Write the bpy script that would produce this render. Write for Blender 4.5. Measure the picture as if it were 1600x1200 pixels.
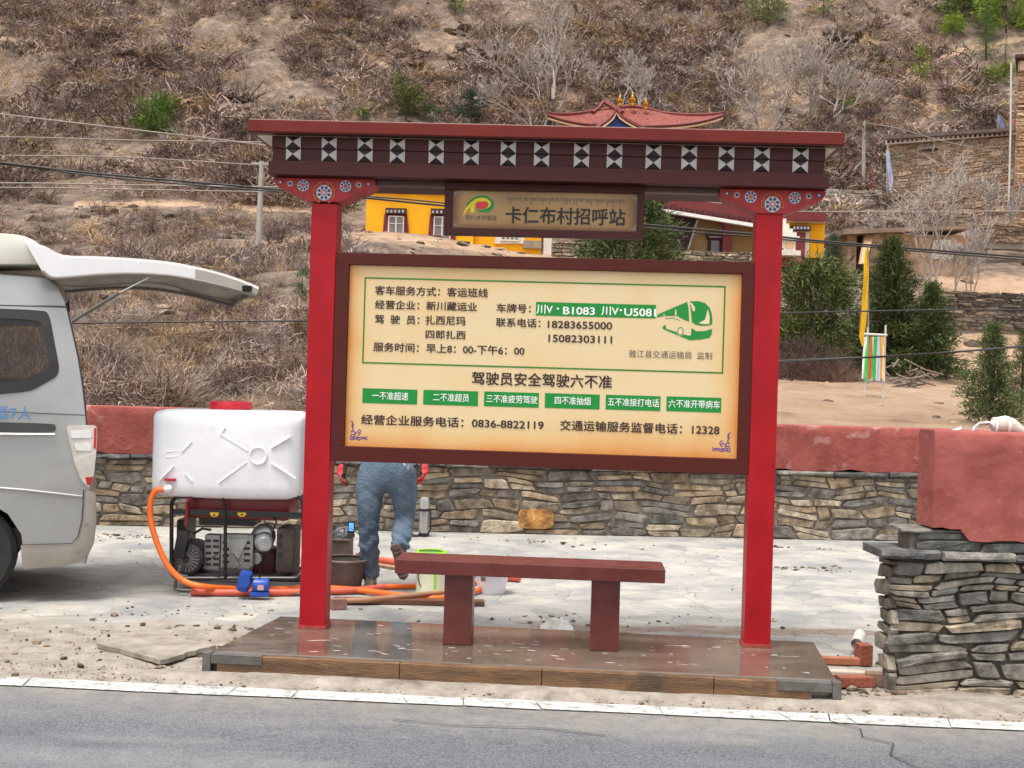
import bpy, bmesh, math, random
import numpy as np
from mathutils import Matrix, Vector
for o in list(bpy.data.objects): bpy.data.objects.remove(o)
SC = bpy.context.scene; COL = SC.collection
rnd = random.Random(7)

# ---------------------------------------------------------------- camera, sky, sun, exposure
F, ROLL, EYE = 1900.0, math.radians(1.7), 1.6
cd = bpy.data.cameras.new('camera'); cam = bpy.data.objects.new('camera', cd); COL.objects.link(cam)
cd.sensor_width = 36; cd.lens = F/1600*36; cd.clip_start = .05; cd.clip_end = 1000
cr, sr = math.cos(ROLL), math.sin(ROLL)
cam.matrix_world = Matrix(((cr, -sr, 0, 0), (0, 0, -1, 0), (sr, cr, 0, EYE), (0, 0, 0, 1)))
SC.camera = cam
w = bpy.data.worlds.new('World'); SC.world = w; w.use_nodes = True
nt = w.node_tree; bg = nt.nodes['Background']
sky = nt.nodes.new('ShaderNodeTexSky'); sky.sky_type = 'NISHITA'; sky.sun_disc = False
SUN_EL, SUN_AZ = math.radians(74), math.radians(215)      # behind the camera, a little to the left
sky.sun_elevation = SUN_EL; sky.sun_rotation = SUN_AZ
sky.air_density = 1.0; sky.dust_density = 4.0; sky.ozone_density = .6
hs = nt.nodes.new('ShaderNodeHueSaturation'); hs.inputs['Saturation'].default_value = .18   # overcast: grey-white
nt.links.new(sky.outputs[0], hs.inputs['Color']); nt.links.new(hs.outputs[0], bg.inputs[0])
bg.inputs[1].default_value = .15
sl = bpy.data.lights.new('sun', 'SUN'); sl.energy = 1.4; sl.angle = math.radians(18); sl.color = (1, .95, .88)
so = bpy.data.objects.new('sun', sl); COL.objects.link(so)
sd = Vector((math.sin(SUN_AZ)*math.cos(SUN_EL), math.cos(SUN_AZ)*math.cos(SUN_EL), math.sin(SUN_EL)))
so.rotation_euler = (-sd).to_track_quat('-Z', 'Y').to_euler()
vs = SC.view_settings; vs.view_transform = 'Standard'; vs.look = 'None'; vs.exposure = 0.95; vs.gamma = 1

# ---------------------------------------------------------------- helpers
def ray(px, py):
    a = (px-800)/F; b = (600-py)/F
    return np.array([a*cr-b*sr, 1.0, a*sr+b*cr])
def W(px, py, d):                       # point of the place seen at a photo position, d metres ahead
    r = ray(px, py)*d; return Vector((r[0], r[1], r[2]+EYE))
def G(px, py, z=0.0):
    r = ray(px, py); t = (z-EYE)/r[2]; return Vector((r[0]*t, r[1]*t, z))
YAW = math.radians(-3.2737)
SITE = Matrix.Translation((.163, 7.097, 0)) @ Matrix.Rotation(YAW, 4, 'Z')
SITEI = SITE.inverted()

def lin(c):
    return tuple((v/12.92 if v <= .04045 else ((v+.055)/1.055)**2.4) for v in [x/255 for x in c])
_m = {}
def M(name, rgb, rough=.6, var=.12, scale=6, bump=0., bscale=None, metal=0., rgb2=None, spec=.5, lo=.35, hi=.65, attr=None, coat=0, stretch=None, trans=0, detail=5, rvar=0, speck=None):
    """noise-varied principled material; rgb are sRGB values of the surface's own colour"""
    if name in _m: return _m[name]
    m = bpy.data.materials.new(name); m.use_nodes = True; n = m.node_tree.nodes; l = m.node_tree.links
    b = n['Principled BSDF']; c = lin(rgb)
    b.inputs['Roughness'].default_value = rough; b.inputs['Metallic'].default_value = metal
    b.inputs['Specular IOR Level'].default_value = spec; b.inputs['Coat Weight'].default_value = coat
    if trans: b.inputs['Transmission Weight'].default_value = trans
    tc = n.new('ShaderNodeTexCoord'); vec = tc.outputs['Object']
    if stretch:
        mp = n.new('ShaderNodeMapping'); mp.inputs['Scale'].default_value = stretch
        l.new(vec, mp.inputs[0]); vec = mp.outputs[0]
    nz = n.new('ShaderNodeTexNoise'); nz.inputs['Scale'].default_value = scale; nz.inputs['Detail'].default_value = detail
    nz.inputs['Roughness'].default_value = .6; l.new(vec, nz.inputs['Vector'])
    rp = n.new('ShaderNodeValToRGB'); rp.color_ramp.elements[0].position = lo; rp.color_ramp.elements[1].position = hi
    c2 = lin(rgb2) if rgb2 else tuple(min(1, v*(1+var)) for v in c)
    c1 = c if rgb2 else tuple(v*(1-var) for v in c)
    rp.color_ramp.elements[0].color = (*c1, 1); rp.color_ramp.elements[1].color = (*c2, 1)
    l.new(nz.outputs[0], rp.inputs[0]); out = rp.outputs[0]
    if attr:
        at = n.new('ShaderNodeAttribute'); at.attribute_name = attr
        mx = n.new('ShaderNodeMix'); mx.data_type = 'RGBA'; mx.blend_type = 'MULTIPLY'; mx.inputs[0].default_value = 1
        l.new(out, mx.inputs[6]); l.new(at.outputs['Color'], mx.inputs[7]); out = mx.outputs[2]
    for sp in (speck or []):                # (rgb, scale, threshold, softness, amount): flecks, scuffs, stains with shapes of their own
        ns = n.new('ShaderNodeTexNoise'); ns.inputs['Scale'].default_value = sp[1]; ns.inputs['Detail'].default_value = 6; ns.inputs['Roughness'].default_value = .7; l.new(tc.outputs['Object'], ns.inputs['Vector'])
        ms = n.new('ShaderNodeMapRange'); ms.inputs[1].default_value = sp[2]; ms.inputs[2].default_value = sp[2]+sp[3]; ms.inputs[4].default_value = sp[4]; l.new(ns.outputs[0], ms.inputs[0])
        mk = n.new('ShaderNodeMix'); mk.data_type = 'RGBA'; l.new(ms.outputs[0], mk.inputs[0]); l.new(out, mk.inputs[6]); mk.inputs[7].default_value = (*lin(sp[0]), 1); out = mk.outputs[2]
    l.new(out, b.inputs['Base Color'])
    if rvar:
        mr = n.new('ShaderNodeMapRange'); mr.inputs[1].default_value = .35; mr.inputs[2].default_value = .65
        mr.inputs[3].default_value = max(0, rough-rvar); mr.inputs[4].default_value = rough+rvar
        l.new(nz.outputs[0], mr.inputs[0]); l.new(mr.outputs[0], b.inputs['Roughness'])
    if bump:
        n2 = n.new('ShaderNodeTexNoise'); n2.inputs['Scale'].default_value = bscale or scale*3; n2.inputs['Detail'].default_value = 6
        l.new(vec, n2.inputs['Vector']); bp = n.new('ShaderNodeBump'); bp.inputs['Strength'].default_value = bump
        bp.inputs['Distance'].default_value = .02; l.new(n2.outputs[0], bp.inputs['Height']); l.new(bp.outputs[0], b.inputs['Normal'])
    m['bsdf'] = 1; _m[name] = m
    return m

WM = {}
class MB:
    """collects geometry in world coordinates (or in X @ local when a matrix is given)"""
    def __init__(s, X=None): s.v = []; s.f = []; s.mi = []; s.X = X; s.cur = 0; s.col = []; s.cc = None
    def add(s, vs, fs, X=None):
        X = X or s.X; k = len(s.v)
        for p in vs:
            p = Vector(p); s.v.append(X @ p if X else p)
        for f in fs:
            s.f.append([i+k for i in f]); s.mi.append(s.cur); s.col.append(s.cc)
        return s
    def box(s, x0, x1, y0, y1, z0, z1, X=None, bev=0):
        if bev:
            bm = bmesh.new(); bmesh.ops.create_cube(bm, size=1)
            for v in bm.verts: v.co = ((x0+x1)/2+v.co.x*(x1-x0), (y0+y1)/2+v.co.y*(y1-y0), (z0+z1)/2+v.co.z*(z1-z0))
            bmesh.ops.bevel(bm, geom=list(bm.edges), offset=bev, segments=2, affect='EDGES', profile=.6)
            bm.verts.index_update()
            s.add([v.co.copy() for v in bm.verts], [[v.index for v in f.verts] for f in bm.faces], X); bm.free(); return s
        vs = [(x, y, z) for z in (z0, z1) for y in (y0, y1) for x in (x0, x1)]
        return s.add(vs, [(0, 2, 3, 1), (4, 5, 7, 6), (0, 1, 5, 4), (2, 6, 7, 3), (0, 4, 6, 2), (1, 3, 7, 5)], X)
    def tube(s, pts, r, n=8, cap=True, X=None):
        pts = [Vector(p) for p in pts]; rs = r if isinstance(r, (list, tuple)) else [r]*len(pts)
        vs = []; fs = []; up = None
        for i, p in enumerate(pts):
            t = (pts[min(i+1, len(pts)-1)]-pts[max(i-1, 0)])
            t = t.normalized() if t.length > 1e-9 else Vector((0, 0, 1))
            if up is None: up = t.orthogonal().normalized()
            else:
                up = up - t*up.dot(t); up = up.normalized() if up.length > 1e-6 else t.orthogonal().normalized()
            q = t.cross(up)
            for k in range(n):
                a = 2*math.pi*k/n; vs.append(p+(up*math.cos(a)+q*math.sin(a))*rs[i])
        for i in range(len(pts)-1):
            for k in range(n):
                fs.append((i*n+k, i*n+(k+1) % n, (i+1)*n+(k+1) % n, (i+1)*n+k))
        if cap: fs += [tuple(range(n))[::-1], tuple(range((len(pts)-1)*n, len(pts)*n))]
        return s.add(vs, fs, X)
    def lathe(s, prof, c, axis=(0, 0, 1), n=24, X=None, cap=True):
        c = Vector(c); ax = Vector(axis).normalized(); u = ax.orthogonal().normalized(); q = ax.cross(u)
        vs = []; fs = []
        for r, h in prof:
            for k in range(n):
                a = 2*math.pi*k/n; vs.append(c+ax*h+(u*math.cos(a)+q*math.sin(a))*r)
        for i in range(len(prof)-1):
            for k in range(n): fs.append((i*n+k, i*n+(k+1) % n, (i+1)*n+(k+1) % n, (i+1)*n+k))
        if cap: fs += [tuple(range(n))[::-1], tuple(range((len(prof)-1)*n, len(prof)*n))]
        return s.add(vs, fs, X)
    def prism(s, poly, a, b, fn, X=None):      # poly of 2-D points; fn(p, t) -> 3-D; t from a to b
        n = len(poly); vs = [fn(p, a) for p in poly]+[fn(p, b) for p in poly]
        fs = [tuple(range(n)), tuple(range(2*n-1, n-1, -1))]+[(i, i+n, (i+1) % n+n, (i+1) % n) for i in range(n)]
        return s.add(vs, fs, X)
    def grid(s, P):                             # P[i][j] of points
        n, m = len(P), len(P[0])
        return s.add([p for r in P for p in r], [(i*m+j, i*m+j+1, (i+1)*m+j+1, (i+1)*m+j) for i in range(n-1) for j in range(m-1)])
    def build(s, name, mats, parent=None, loc=None, smooth=False, bevel=0, bseg=2, auto=None, fix=True):
        me = bpy.data.meshes.new(name)
        base = WM[parent.name] if parent else Matrix.Translation(loc if loc is not None else (0, 0, 0))
        inv = base.inverted()
        me.from_pydata([inv @ p for p in s.v], [], s.f)
        mats = mats if isinstance(mats, (list, tuple)) else [mats]
        for m in mats: me.materials.append(m)
        if len(mats) > 1: me.polygons.foreach_set('material_index', s.mi)
        if any(c is not None for c in s.col):
            at = me.color_attributes.new('Col', 'FLOAT_COLOR', 'CORNER'); arr = []
            for p, c in zip(me.polygons, s.col): arr += list((*(c or (1, 1, 1)), 1))*p.loop_total
            at.data.foreach_set('color', arr)
        bm = bmesh.new(); bm.from_mesh(me)
        if fix: bmesh.ops.recalc_face_normals(bm, faces=bm.faces)
        if bevel:
            bmesh.ops.remove_doubles(bm, verts=bm.verts, dist=1e-5)
            es = [e for e in bm.edges if len(e.link_faces) == 2 and e.calc_face_angle(0) > .6]
            bmesh.ops.bevel(bm, geom=es, offset=bevel, segments=bseg, affect='EDGES', profile=.6, clamp_overlap=True)
        bm.to_mesh(me); bm.free()
        if smooth:
            for p in me.polygons: p.use_smooth = True
            if smooth != 'all':
                try: me.set_sharp_from_angle(angle=math.radians(40))
                except Exception: pass
        o = bpy.data.objects.new(name, me); COL.objects.link(o)
        WM[o.name] = base
        if parent: o.parent = parent
        else: o.matrix_world = base
        return o
def tag(o, label=None, cat=None, group=None, kind=None):
    if label: o['label'] = label
    if cat: o['category'] = cat
    if group: o['group'] = group
    if kind: o['kind'] = kind
    return o
def thing(name, loc, label, cat, group=None, X=None):
    o = bpy.data.objects.new(name, None); COL.objects.link(o); o.empty_display_size = .1
    o.matrix_world = X if X is not None else Matrix.Translation(loc); WM[o.name] = o.matrix_world.copy()
    return tag(o, label, cat, group)
def npmesh(name, V, Fc, mats, loc=(0, 0, 0), smooth=False, attrs=None, fcol=None, fmat=None, parent=None):
    """fast mesh from numpy arrays; Fc is (n,3) or (n,4)"""
    me = bpy.data.meshes.new(name); base = WM[parent.name].translation if parent else loc
    V = np.asarray(V, dtype=np.float32)-np.asarray(base, dtype=np.float32); Fc = np.asarray(Fc, dtype=np.int32); k = Fc.shape[1]
    me.vertices.add(len(V)); me.vertices.foreach_set('co', V.ravel())
    me.loops.add(Fc.size); me.loops.foreach_set('vertex_index', Fc.ravel())
    me.polygons.add(len(Fc)); me.polygons.foreach_set('loop_start', np.arange(0, Fc.size, k, dtype=np.int32))
    try: me.polygons.foreach_set('loop_total', np.full(len(Fc), k, dtype=np.int32))
    except Exception: pass
    for m in (mats if isinstance(mats, (list, tuple)) else [mats]): me.materials.append(m)
    if fmat is not None: me.polygons.foreach_set('material_index', np.asarray(fmat, dtype=np.int32))
    me.update(calc_edges=True)
    if attrs:
        for an, av in attrs.items():
            at = me.attributes.new(an, 'FLOAT', 'POINT'); at.data.foreach_set('value', np.asarray(av, dtype=np.float32).ravel())
    if fcol is not None:
        at = me.color_attributes.new('Col', 'FLOAT_COLOR', 'CORNER')
        c = np.ones((len(Fc), 4), dtype=np.float32); c[:, :3] = fcol
        at.data.foreach_set('color', np.repeat(c, k, axis=0).ravel())
    me.polygons.foreach_set('use_smooth', [bool(smooth)]*len(Fc))
    o = bpy.data.objects.new(name, me); COL.objects.link(o)
    if parent: o.parent = parent; WM[o.name] = WM[parent.name]
    else: o.location = loc; WM[o.name] = Matrix.Translation(loc)
    return o
def _h(i, j, s):
    x = (i*374761393+j*668265263+s*974711) & 0xffffffff
    x = ((x ^ (x >> 13))*1274126177) & 0xffffffff
    return ((x ^ (x >> 16)) & 0xffff)/65535.0
def vnoise(x, y, s=0):
    x = np.asarray(x, float); y = np.asarray(y, float)
    i = np.floor(x).astype(np.int64); j = np.floor(y).astype(np.int64); fx = x-i; fy = y-j
    fx = fx*fx*(3-2*fx); fy = fy*fy*(3-2*fy)
    a = _h(i, j, s); b = _h(i+1, j, s); c = _h(i, j+1, s); d = _h(i+1, j+1, s)
    return (a*(1-fx)+b*fx)*(1-fy)+(c*(1-fx)+d*fx)*fy
def fbm(x, y, o=4, s=0):
    t = 0; a = .5; q = 0
    for k in range(o): t = t+a*vnoise(x*2**k, y*2**k, s+k*17); q += a; a *= .5
    return t/q-.5
def skin(name, nodes, edges, mat, parent, root, sub=2, smooth=True):
    names = list(nodes); idx = {n: i for i, n in enumerate(names)}
    base = WM[parent.name]; inv = base.inverted()
    me = bpy.data.meshes.new(name); me.from_pydata([inv @ Vector(nodes[n][0]) for n in names], [(idx[a], idx[b]) for a, b in edges], [])
    o = bpy.data.objects.new(name, me); COL.objects.link(o)
    sm = o.modifiers.new('s', 'SKIN'); sm.use_smooth_shade = True
    for i, n in enumerate(names):
        sv = me.skin_vertices[0].data[i]; r = nodes[n][1]; sv.radius = (r, r) if not isinstance(r, tuple) else r
        sv.use_root = (n == root)
    ss = o.modifiers.new('u', 'SUBSURF'); ss.levels = sub; ss.render_levels = sub
    bpy.context.view_layer.update(); dg = bpy.context.evaluated_depsgraph_get()
    m2 = bpy.data.meshes.new_from_object(o.evaluated_get(dg)); o.modifiers.clear(); o.data = m2; bpy.data.meshes.remove(me)
    m2.name = name; m2.materials.clear(); m2.materials.append(mat); m2.polygons.foreach_set('use_smooth', [True]*len(m2.polygons))
    o.parent = parent; WM[o.name] = base
    return o
def text_polys(s):
    c = bpy.data.curves.new('t', 'FONT'); c.body = s; c.resolution_u = 4
    o = bpy.data.objects.new('t', c); COL.objects.link(o); bpy.context.view_layer.update()
    me = bpy.data.meshes.new_from_object(o.evaluated_get(bpy.context.evaluated_depsgraph_get()))
    v = [tuple(p.co[:2]) for p in me.vertices]; f = [tuple(p.vertices) for p in me.polygons]
    bpy.data.objects.remove(o); bpy.data.curves.remove(c); bpy.data.meshes.remove(me)
    return v, f
def fit_text(mb, s, x0, x1, z0, z1, y, bold=.012, X=None):
    v, f = text_polys(s); xs = [p[0] for p in v]; ys = [p[1] for p in v]
    ax, bx, ay, by = min(xs), max(xs), min(ys), max(ys)
    for k, (dx, dy) in enumerate(((0, 0), (-1, 0), (1, 0), (0, -1), (0, 1), (-.7, .7), (.7, -.7))[:7 if bold else 1]):   # strokes thickened by shifted layers
        mb.add([(x0+(p[0]+dx*bold-ax)/(bx-ax)*(x1-x0), y-.00012*k, z0+(p[1]+dy*bold-ay)/(by-ay)*(z1-z0)) for p in v], f, X)

def smoothline(pts, n=6):
    pts = [Vector(p) for p in pts]; out = []
    for i in range(len(pts)-1):
        p0, p1, p2, p3 = pts[max(i-1, 0)], pts[i], pts[i+1], pts[min(i+2, len(pts)-1)]
        for k in range(n):
            t = k/n; out.append(.5*((2*p1)+(-p0+p2)*t+(2*p0-5*p1+4*p2-p3)*t*t+(-p0+3*p1-3*p2+p3)*t**3))
    return out+[pts[-1]]
# ---------------------------------------------------------------- terrain function
UU = np.array([-.9, -.5, -.3, -.1, .03, .2, .3, .45, .9])
DD = np.array([13.45, 18, 25, 35, 45, 55, 62, 75, 100, 130, 165.])
TT = np.array([
 [-.045, -.005, .045, .080, .098, .112, .126, .170, .290, .42, .52],
 [-.045, -.005, .045, .080, .098, .112, .126, .170, .290, .42, .52],
 [-.043, .000, .050, .085, .101, .113, .126, .170, .290, .42, .52],
 [-.042, .000, .045, .080, .102, .120, .123, .165, .280, .42, .52],
 [-.042, -.005, .035, .068, .090, .104, .108, .150, .280, .42, .52],
 [-.044, -.016, .008, .035, .068, .096, .106, .145, .270, .42, .52],
 [-.046, -.020, .006, .031, .060, .096, .113, .147, .260, .41, .51],
 [-.050, -.024, .002, .030, .060, .096, .118, .150, .260, .40, .50],
 [-.050, -.024, .002, .030, .060, .096, .118, .150, .260, .40, .50]])
def terr(x, y):
    x = np.asarray(x, float); y = np.asarray(y, float); u = np.clip(x/y, -.9, .9)
    rows = np.stack([np.interp(y, DD, TT[k]) for k in range(len(UU))])
    k = np.clip(np.searchsorted(UU, u)-1, 0, len(UU)-2); f = (u-UU[k])/(UU[k+1]-UU[k])
    f = f*f*(3-2*f)
    ii = np.arange(u.size).reshape(u.shape) if u.ndim else 0
    R = rows.reshape(len(UU), -1); kk = k.reshape(-1); q = np.arange(kk.size)
    t = (R[kk, q]*(1-f.reshape(-1))+R[kk+1, q]*f.reshape(-1)).reshape(u.shape)
    z = EYE+t*y
    far = np.clip((y-66)/30, 0, 1); mid = np.clip((y-15)/12, 0, 1)*(1-.8*np.clip((y-48)/6, 0, 1)*(1-far))
    left = np.clip((-u+.02)/.1, 0, 1)
    z = z+far*(fbm(x/13+.15*y/13, y/26, 4, 3)*7.5+fbm(x/3.2, y/4.5, 3, 9)*2.6+(.5-np.abs(fbm(x/1.9+y/9, y/2.4, 3, 31)))*1.5+fbm(x/.9, y/1.2, 2, 14)*.55)+mid*(fbm(x/3, y/3, 3, 5)*(.25+.75*left))+np.clip((y-14.5)/3, 0, 1)*fbm(x/.8, y/.8, 3, 21)*.16
    return z
def T1(x, y): return float(terr(np.array([x]), np.array([y]))[0])
def hit(px, py, d0=13.6, d1=160):
    r = ray(px, py); d = np.geomspace(d0, d1, 1500); z = EYE+r[2]*d; h = terr(r[0]*d, d)
    b = np.nonzero(h >= z)[0]
    dd = d[b[0]] if len(b) else d1
    return Vector((r[0]*dd, dd, T1(r[0]*dd, dd)))

# ---------------------------------------------------------------- ground, yard, road
def ground_material(name, kind):
    m = bpy.data.materials.new(name); m.use_nodes = True; n = m.node_tree.nodes; l = m.node_tree.links; b = n['Principled BSDF']
    tc = n.new('ShaderNodeTexCoord'); P = tc.outputs['Object']
    def noise(sc, det=6, st=None, ro=.6):
        v = P
        if st: mp = n.new('ShaderNodeMapping'); mp.inputs['Scale'].default_value = st; l.new(P, mp.inputs[0]); v = mp.outputs[0]
        z = n.new('ShaderNodeTexNoise'); z.inputs['Scale'].default_value = sc; z.inputs['Detail'].default_value = det; z.inputs['Roughness'].default_value = ro
        l.new(v, z.inputs['Vector']); return z.outputs[0]
    def ramp(s, stops):
        r = n.new('ShaderNodeValToRGB'); e = r.color_ramp.elements
        while len(e) < len(stops): e.new(.5)
        for k, (p, c) in enumerate(stops): e[k].position = p; e[k].color = (*(lin(c) if len(c) == 3 else c[:3]), 1)
        l.new(s, r.inputs[0]); return r.outputs[0]
    def fac(s, a, bb): 
        r = n.new('ShaderNodeMapRange'); r.inputs[1].default_value = a; r.inputs[2].default_value = bb; l.new(s, r.inputs[0]); return r.outputs[0]
    def mix(f, a, c, mode='MIX'):
        x = n.new('ShaderNodeMix'); x.data_type = 'RGBA'; x.blend_type = mode
        if hasattr(f, 'links'): l.new(f, x.inputs[0])
        else: x.inputs[0].default_value = f
        l.new(a, x.inputs[6]); l.new(c, x.inputs[7]); return x.outputs[2]
    def math_(op, a, c):
        x = n.new('ShaderNodeMath'); x.operation = op
        for k, q in enumerate((a, c)):
            if hasattr(q, 'links'): l.new(q, x.inputs[k])
            else: x.inputs[k].default_value = q
        return x.outputs[0]
    b.inputs['Roughness'].default_value = .85; hgt = None; bs = .5
    if kind == 'yard':
        vo = n.new('ShaderNodeTexVoronoi'); vo.feature = 'DISTANCE_TO_EDGE'; vo.inputs['Scale'].default_value = 3.3; vo.inputs['Randomness'].default_value = 1
        wn = n.new('ShaderNodeTexNoise'); wn.inputs['Scale'].default_value = 3; l.new(P, wn.inputs['Vector'])
        wv = n.new('ShaderNodeMix'); wv.data_type = 'RGBA'; wv.inputs[0].default_value = .12; l.new(P, wv.inputs[6]); l.new(wn.outputs['Color'], wv.inputs[7])
        l.new(wv.outputs[2], vo.inputs['Vector'])
        vc = n.new('ShaderNodeTexVoronoi'); vc.inputs['Scale'].default_value = 3.3; l.new(wv.outputs[2], vc.inputs['Vector'])
        slab = ramp(noise(2.2), [(.3, (140, 142, 144)), (.5, (174, 173, 170)), (.72, (196, 191, 182))])
        hsv = n.new('ShaderNodeSeparateColor'); l.new(vc.outputs['Color'], hsv.inputs[0])
        tint = ramp(hsv.outputs[0], [(0, (216, 216, 215)), (.5, (234, 232, 227)), (1, (248, 244, 237))])
        slab = mix(1.0, slab, tint, 'MULTIPLY')
        crack = fac(math_('SUBTRACT', vo.outputs[0], math_('MULTIPLY', noise(30, 3), .035)), .001, -.010)
        slab = mix(math_('MULTIPLY', math_('MULTIPLY', crack, fac(noise(1.7, 5), .40, .60)), .55), slab, ramp(noise(20), [(.3, (92, 84, 76)), (.7, (140, 130, 118))]))
        streak = fac(noise(7, 10, (.35, 1.5, 1), .84), .51, .63)
        slab = mix(math_('MULTIPLY', streak, .85), slab, ramp(noise(25), [(.3, (112, 104, 95)), (.7, (165, 155, 142))]))
        dirt = ramp(noise(7, 8, None, .7), [(.28, (98, 89, 80)), (.42, (132, 123, 112)), (.6, (154, 145, 134)), (.78, (174, 166, 155))])
        at = n.new('ShaderNodeAttribute'); at.attribute_name = 'dirt'
        f = fac(math_('ADD', at.outputs['Fac'], math_('SUBTRACT', noise(3.5, 6), .5)), .35, .65)
        c = mix(f, slab, dirt)
        at2 = n.new('ShaderNodeAttribute'); at2.attribute_name = 'wet'
        fw = fac(math_('ADD', at2.outputs['Fac'], math_('MULTIPLY', math_('SUBTRACT', noise(5, 6, (.5, 1.5, 1)), .5), 1.4)), .45, .62)
        c = mix(math_('MULTIPLY', fw, .85), c, ramp(noise(9), [(.3, (122, 108, 96)), (.7, (158, 140, 122))]))
        l.new(c, b.inputs['Base Color'])
        rr = n.new('ShaderNodeMapRange'); rr.inputs[3].default_value = .85; rr.inputs[4].default_value = .25; l.new(fw, rr.inputs[0]); l.new(rr.outputs[0], b.inputs['Roughness'])
        hgt = math_('SUBTRACT', noise(24, 7), math_('MULTIPLY', crack, .5)); bs = .55
    elif kind == 'road':
        c = ramp(noise(1.2, 5, (.25, 1, 1)), [(.3, (104, 108, 114)), (.7, (122, 125, 130))])
        sp = ramp(noise(110, 5, None, .9), [(.38, (84, 84, 86)), (.48, (190, 190, 192)), (.58, (255, 255, 255))])
        c = mix(1.0, c, sp, 'MULTIPLY'); c = mix(math_('MULTIPLY', fac(noise(70, 4, None, .7), .66, .70), .6), c, ramp(noise(3), [(.4, (190, 190, 190)), (.6, (206, 204, 200))]))
        c = mix(math_('MULTIPLY', fac(noise(.9, 7, (.4, 1.5, 1)), .52, .64), .22), c, ramp(noise(8), [(.4, (146, 146, 146)), (.6, (170, 168, 164))]))
        at = n.new('ShaderNodeAttribute'); at.attribute_name = 'dirt'
        f = fac(math_('ADD', at.outputs['Fac'], math_('MULTIPLY', math_('SUBTRACT', noise(4, 7), .5), .9)), .25, .95)
        c = mix(math_('MULTIPLY', f, .8), c, ramp(noise(14), [(.3, (120, 114, 106)), (.7, (150, 143, 134))]))
        wv = n.new('ShaderNodeTexNoise'); wv.inputs['Scale'].default_value = 2.5; wv.inputs['Detail'].default_value = 6; l.new(P, wv.inputs['Vector'])
        l.new(c, b.inputs['Base Color']); hgt = noise(160, 3); bs = .35; b.inputs['Roughness'].default_value = .75
    elif kind == 'hill':
        at = n.new('ShaderNodeAttribute'); at.attribute_name = 'sand'
        soil = ramp(noise(.8, 11, (1, 1, 1.2), .76), [(.30, (68, 59, 52)), (.40, (110, 97, 86)), (.51, (146, 130, 115)), (.62, (180, 161, 142)), (.78, (202, 185, 164))])
        pat = ramp(noise(.13, 5), [(.35, (214, 200, 200)), (.5, (232, 226, 219)), (.65, (250, 238, 222))])
        soil = mix(1.0, soil, pat, 'MULTIPLY')
        gr = fac(noise(1.7, 8, (1, 1, .7), .7), .50, .62)
        soil = mix(math_('MULTIPLY', gr, .65), soil, ramp(noise(6, 5), [(.35, (70, 55, 46)), (.65, (128, 100, 84))]))
        sand = ramp(noise(.9, 8), [(.3, (150, 118, 92)), (.45, (184, 150, 120)), (.7, (204, 174, 146))])
        f = fac(math_('ADD', at.outputs['Fac'], math_('MULTIPLY', math_('SUBTRACT', noise(1.2, 6), .5), 1.0)), .4, .6)
        l.new(mix(f, soil, sand), b.inputs['Base Color'])
        hgt = noise(3, 9, None, .7); bs = 1.0
    elif kind == 'dirt':
        l.new(ramp(noise(1.5, 8), [(.3, (150, 132, 110)), (.7, (204, 188, 164))]), b.inputs['Base Color']); hgt = noise(18, 6)
    elif kind == 'line':
        c = ramp(noise(7, 7), [(.3, (166, 166, 162)), (.6, (206, 206, 202))])
        f = fac(noise(16, 10, None, .85), .495, .60)
        l.new(mix(f, c, ramp(noise(30), [(.3, (92, 90, 86)), (.7, (132, 127, 119))])), b.inputs['Base Color']); hgt = noise(90, 3); bs = .2; b.inputs['Roughness'].default_value = .6
    bp = n.new('ShaderNodeBump'); bp.inputs['Strength'].default_value = bs; bp.inputs['Distance'].default_value = .02 if kind != 'hill' else .35
    l.new(hgt, bp.inputs['Height']); l.new(bp.outputs[0], b.inputs['Normal'])
    return m

gm = MB(); gm.add([(-400, -400, -.03), (400, -400, -.03), (400, 400, -.03), (-400, 400, -.03)], [(0, 1, 2, 3)])
tag(gm.build('ground', ground_material('dirt', 'dirt')), kind='structure')
# yard and verge (site frame: x along the road, y away from it)
xs = np.concatenate([np.linspace(-30, -7, 24)[:-1], np.linspace(-7, 7, 240), np.linspace(7, 30, 24)[1:]])
ys = np.concatenate([np.linspace(-.945, 1.6, 100), np.linspace(1.65, 6.9, 70)])
XX, YY = np.meshgrid(xs, ys)
bank = .030*np.exp(-((YY+.76)/.12)**2)*np.clip((2.4-np.abs(XX))/.4, 0, 1)+.02*np.clip((XX-1.9)/.4, 0, 1)*np.exp(-((YY+.6)/.25)**2)
rough = np.clip(1.3-np.abs(YY+.1)*.8, .12, 1)
ZZ = bank+rough*(fbm(XX*3, YY*3, 4, 2)*.030+fbm(XX*14, YY*14, 3, 8)*.012)
ZZ = ZZ*np.clip((YY+.945)/.10, 0, 1)-.001
dirt = np.clip(1.05-(YY+.3)*.62-.10*np.clip(XX+.5, 0, 3), 0, 1.2)
dirt = np.where(YY < -.65, 1.2, dirt)
wet = np.clip(.75-np.abs(YY-.95-.10*XX)*1.6, 0, 1)*np.clip((XX+1.0)/1.2, 0, 1)
P = np.stack([XX, YY, ZZ, np.ones_like(XX)], -1).reshape(-1, 4) @ np.array(SITE).T
nx, ny = len(xs), len(ys)
ii = (np.arange(ny-1)[:, None]*nx+np.arange(nx-1)[None, :]).ravel()
tag(npmesh('yard', P[:, :3], np.stack([ii, ii+1, ii+nx+1, ii+nx], 1), ground_material('yard_paving', 'yard'), smooth=True, attrs={'dirt': dirt, 'wet': wet}), kind='structure')
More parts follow.
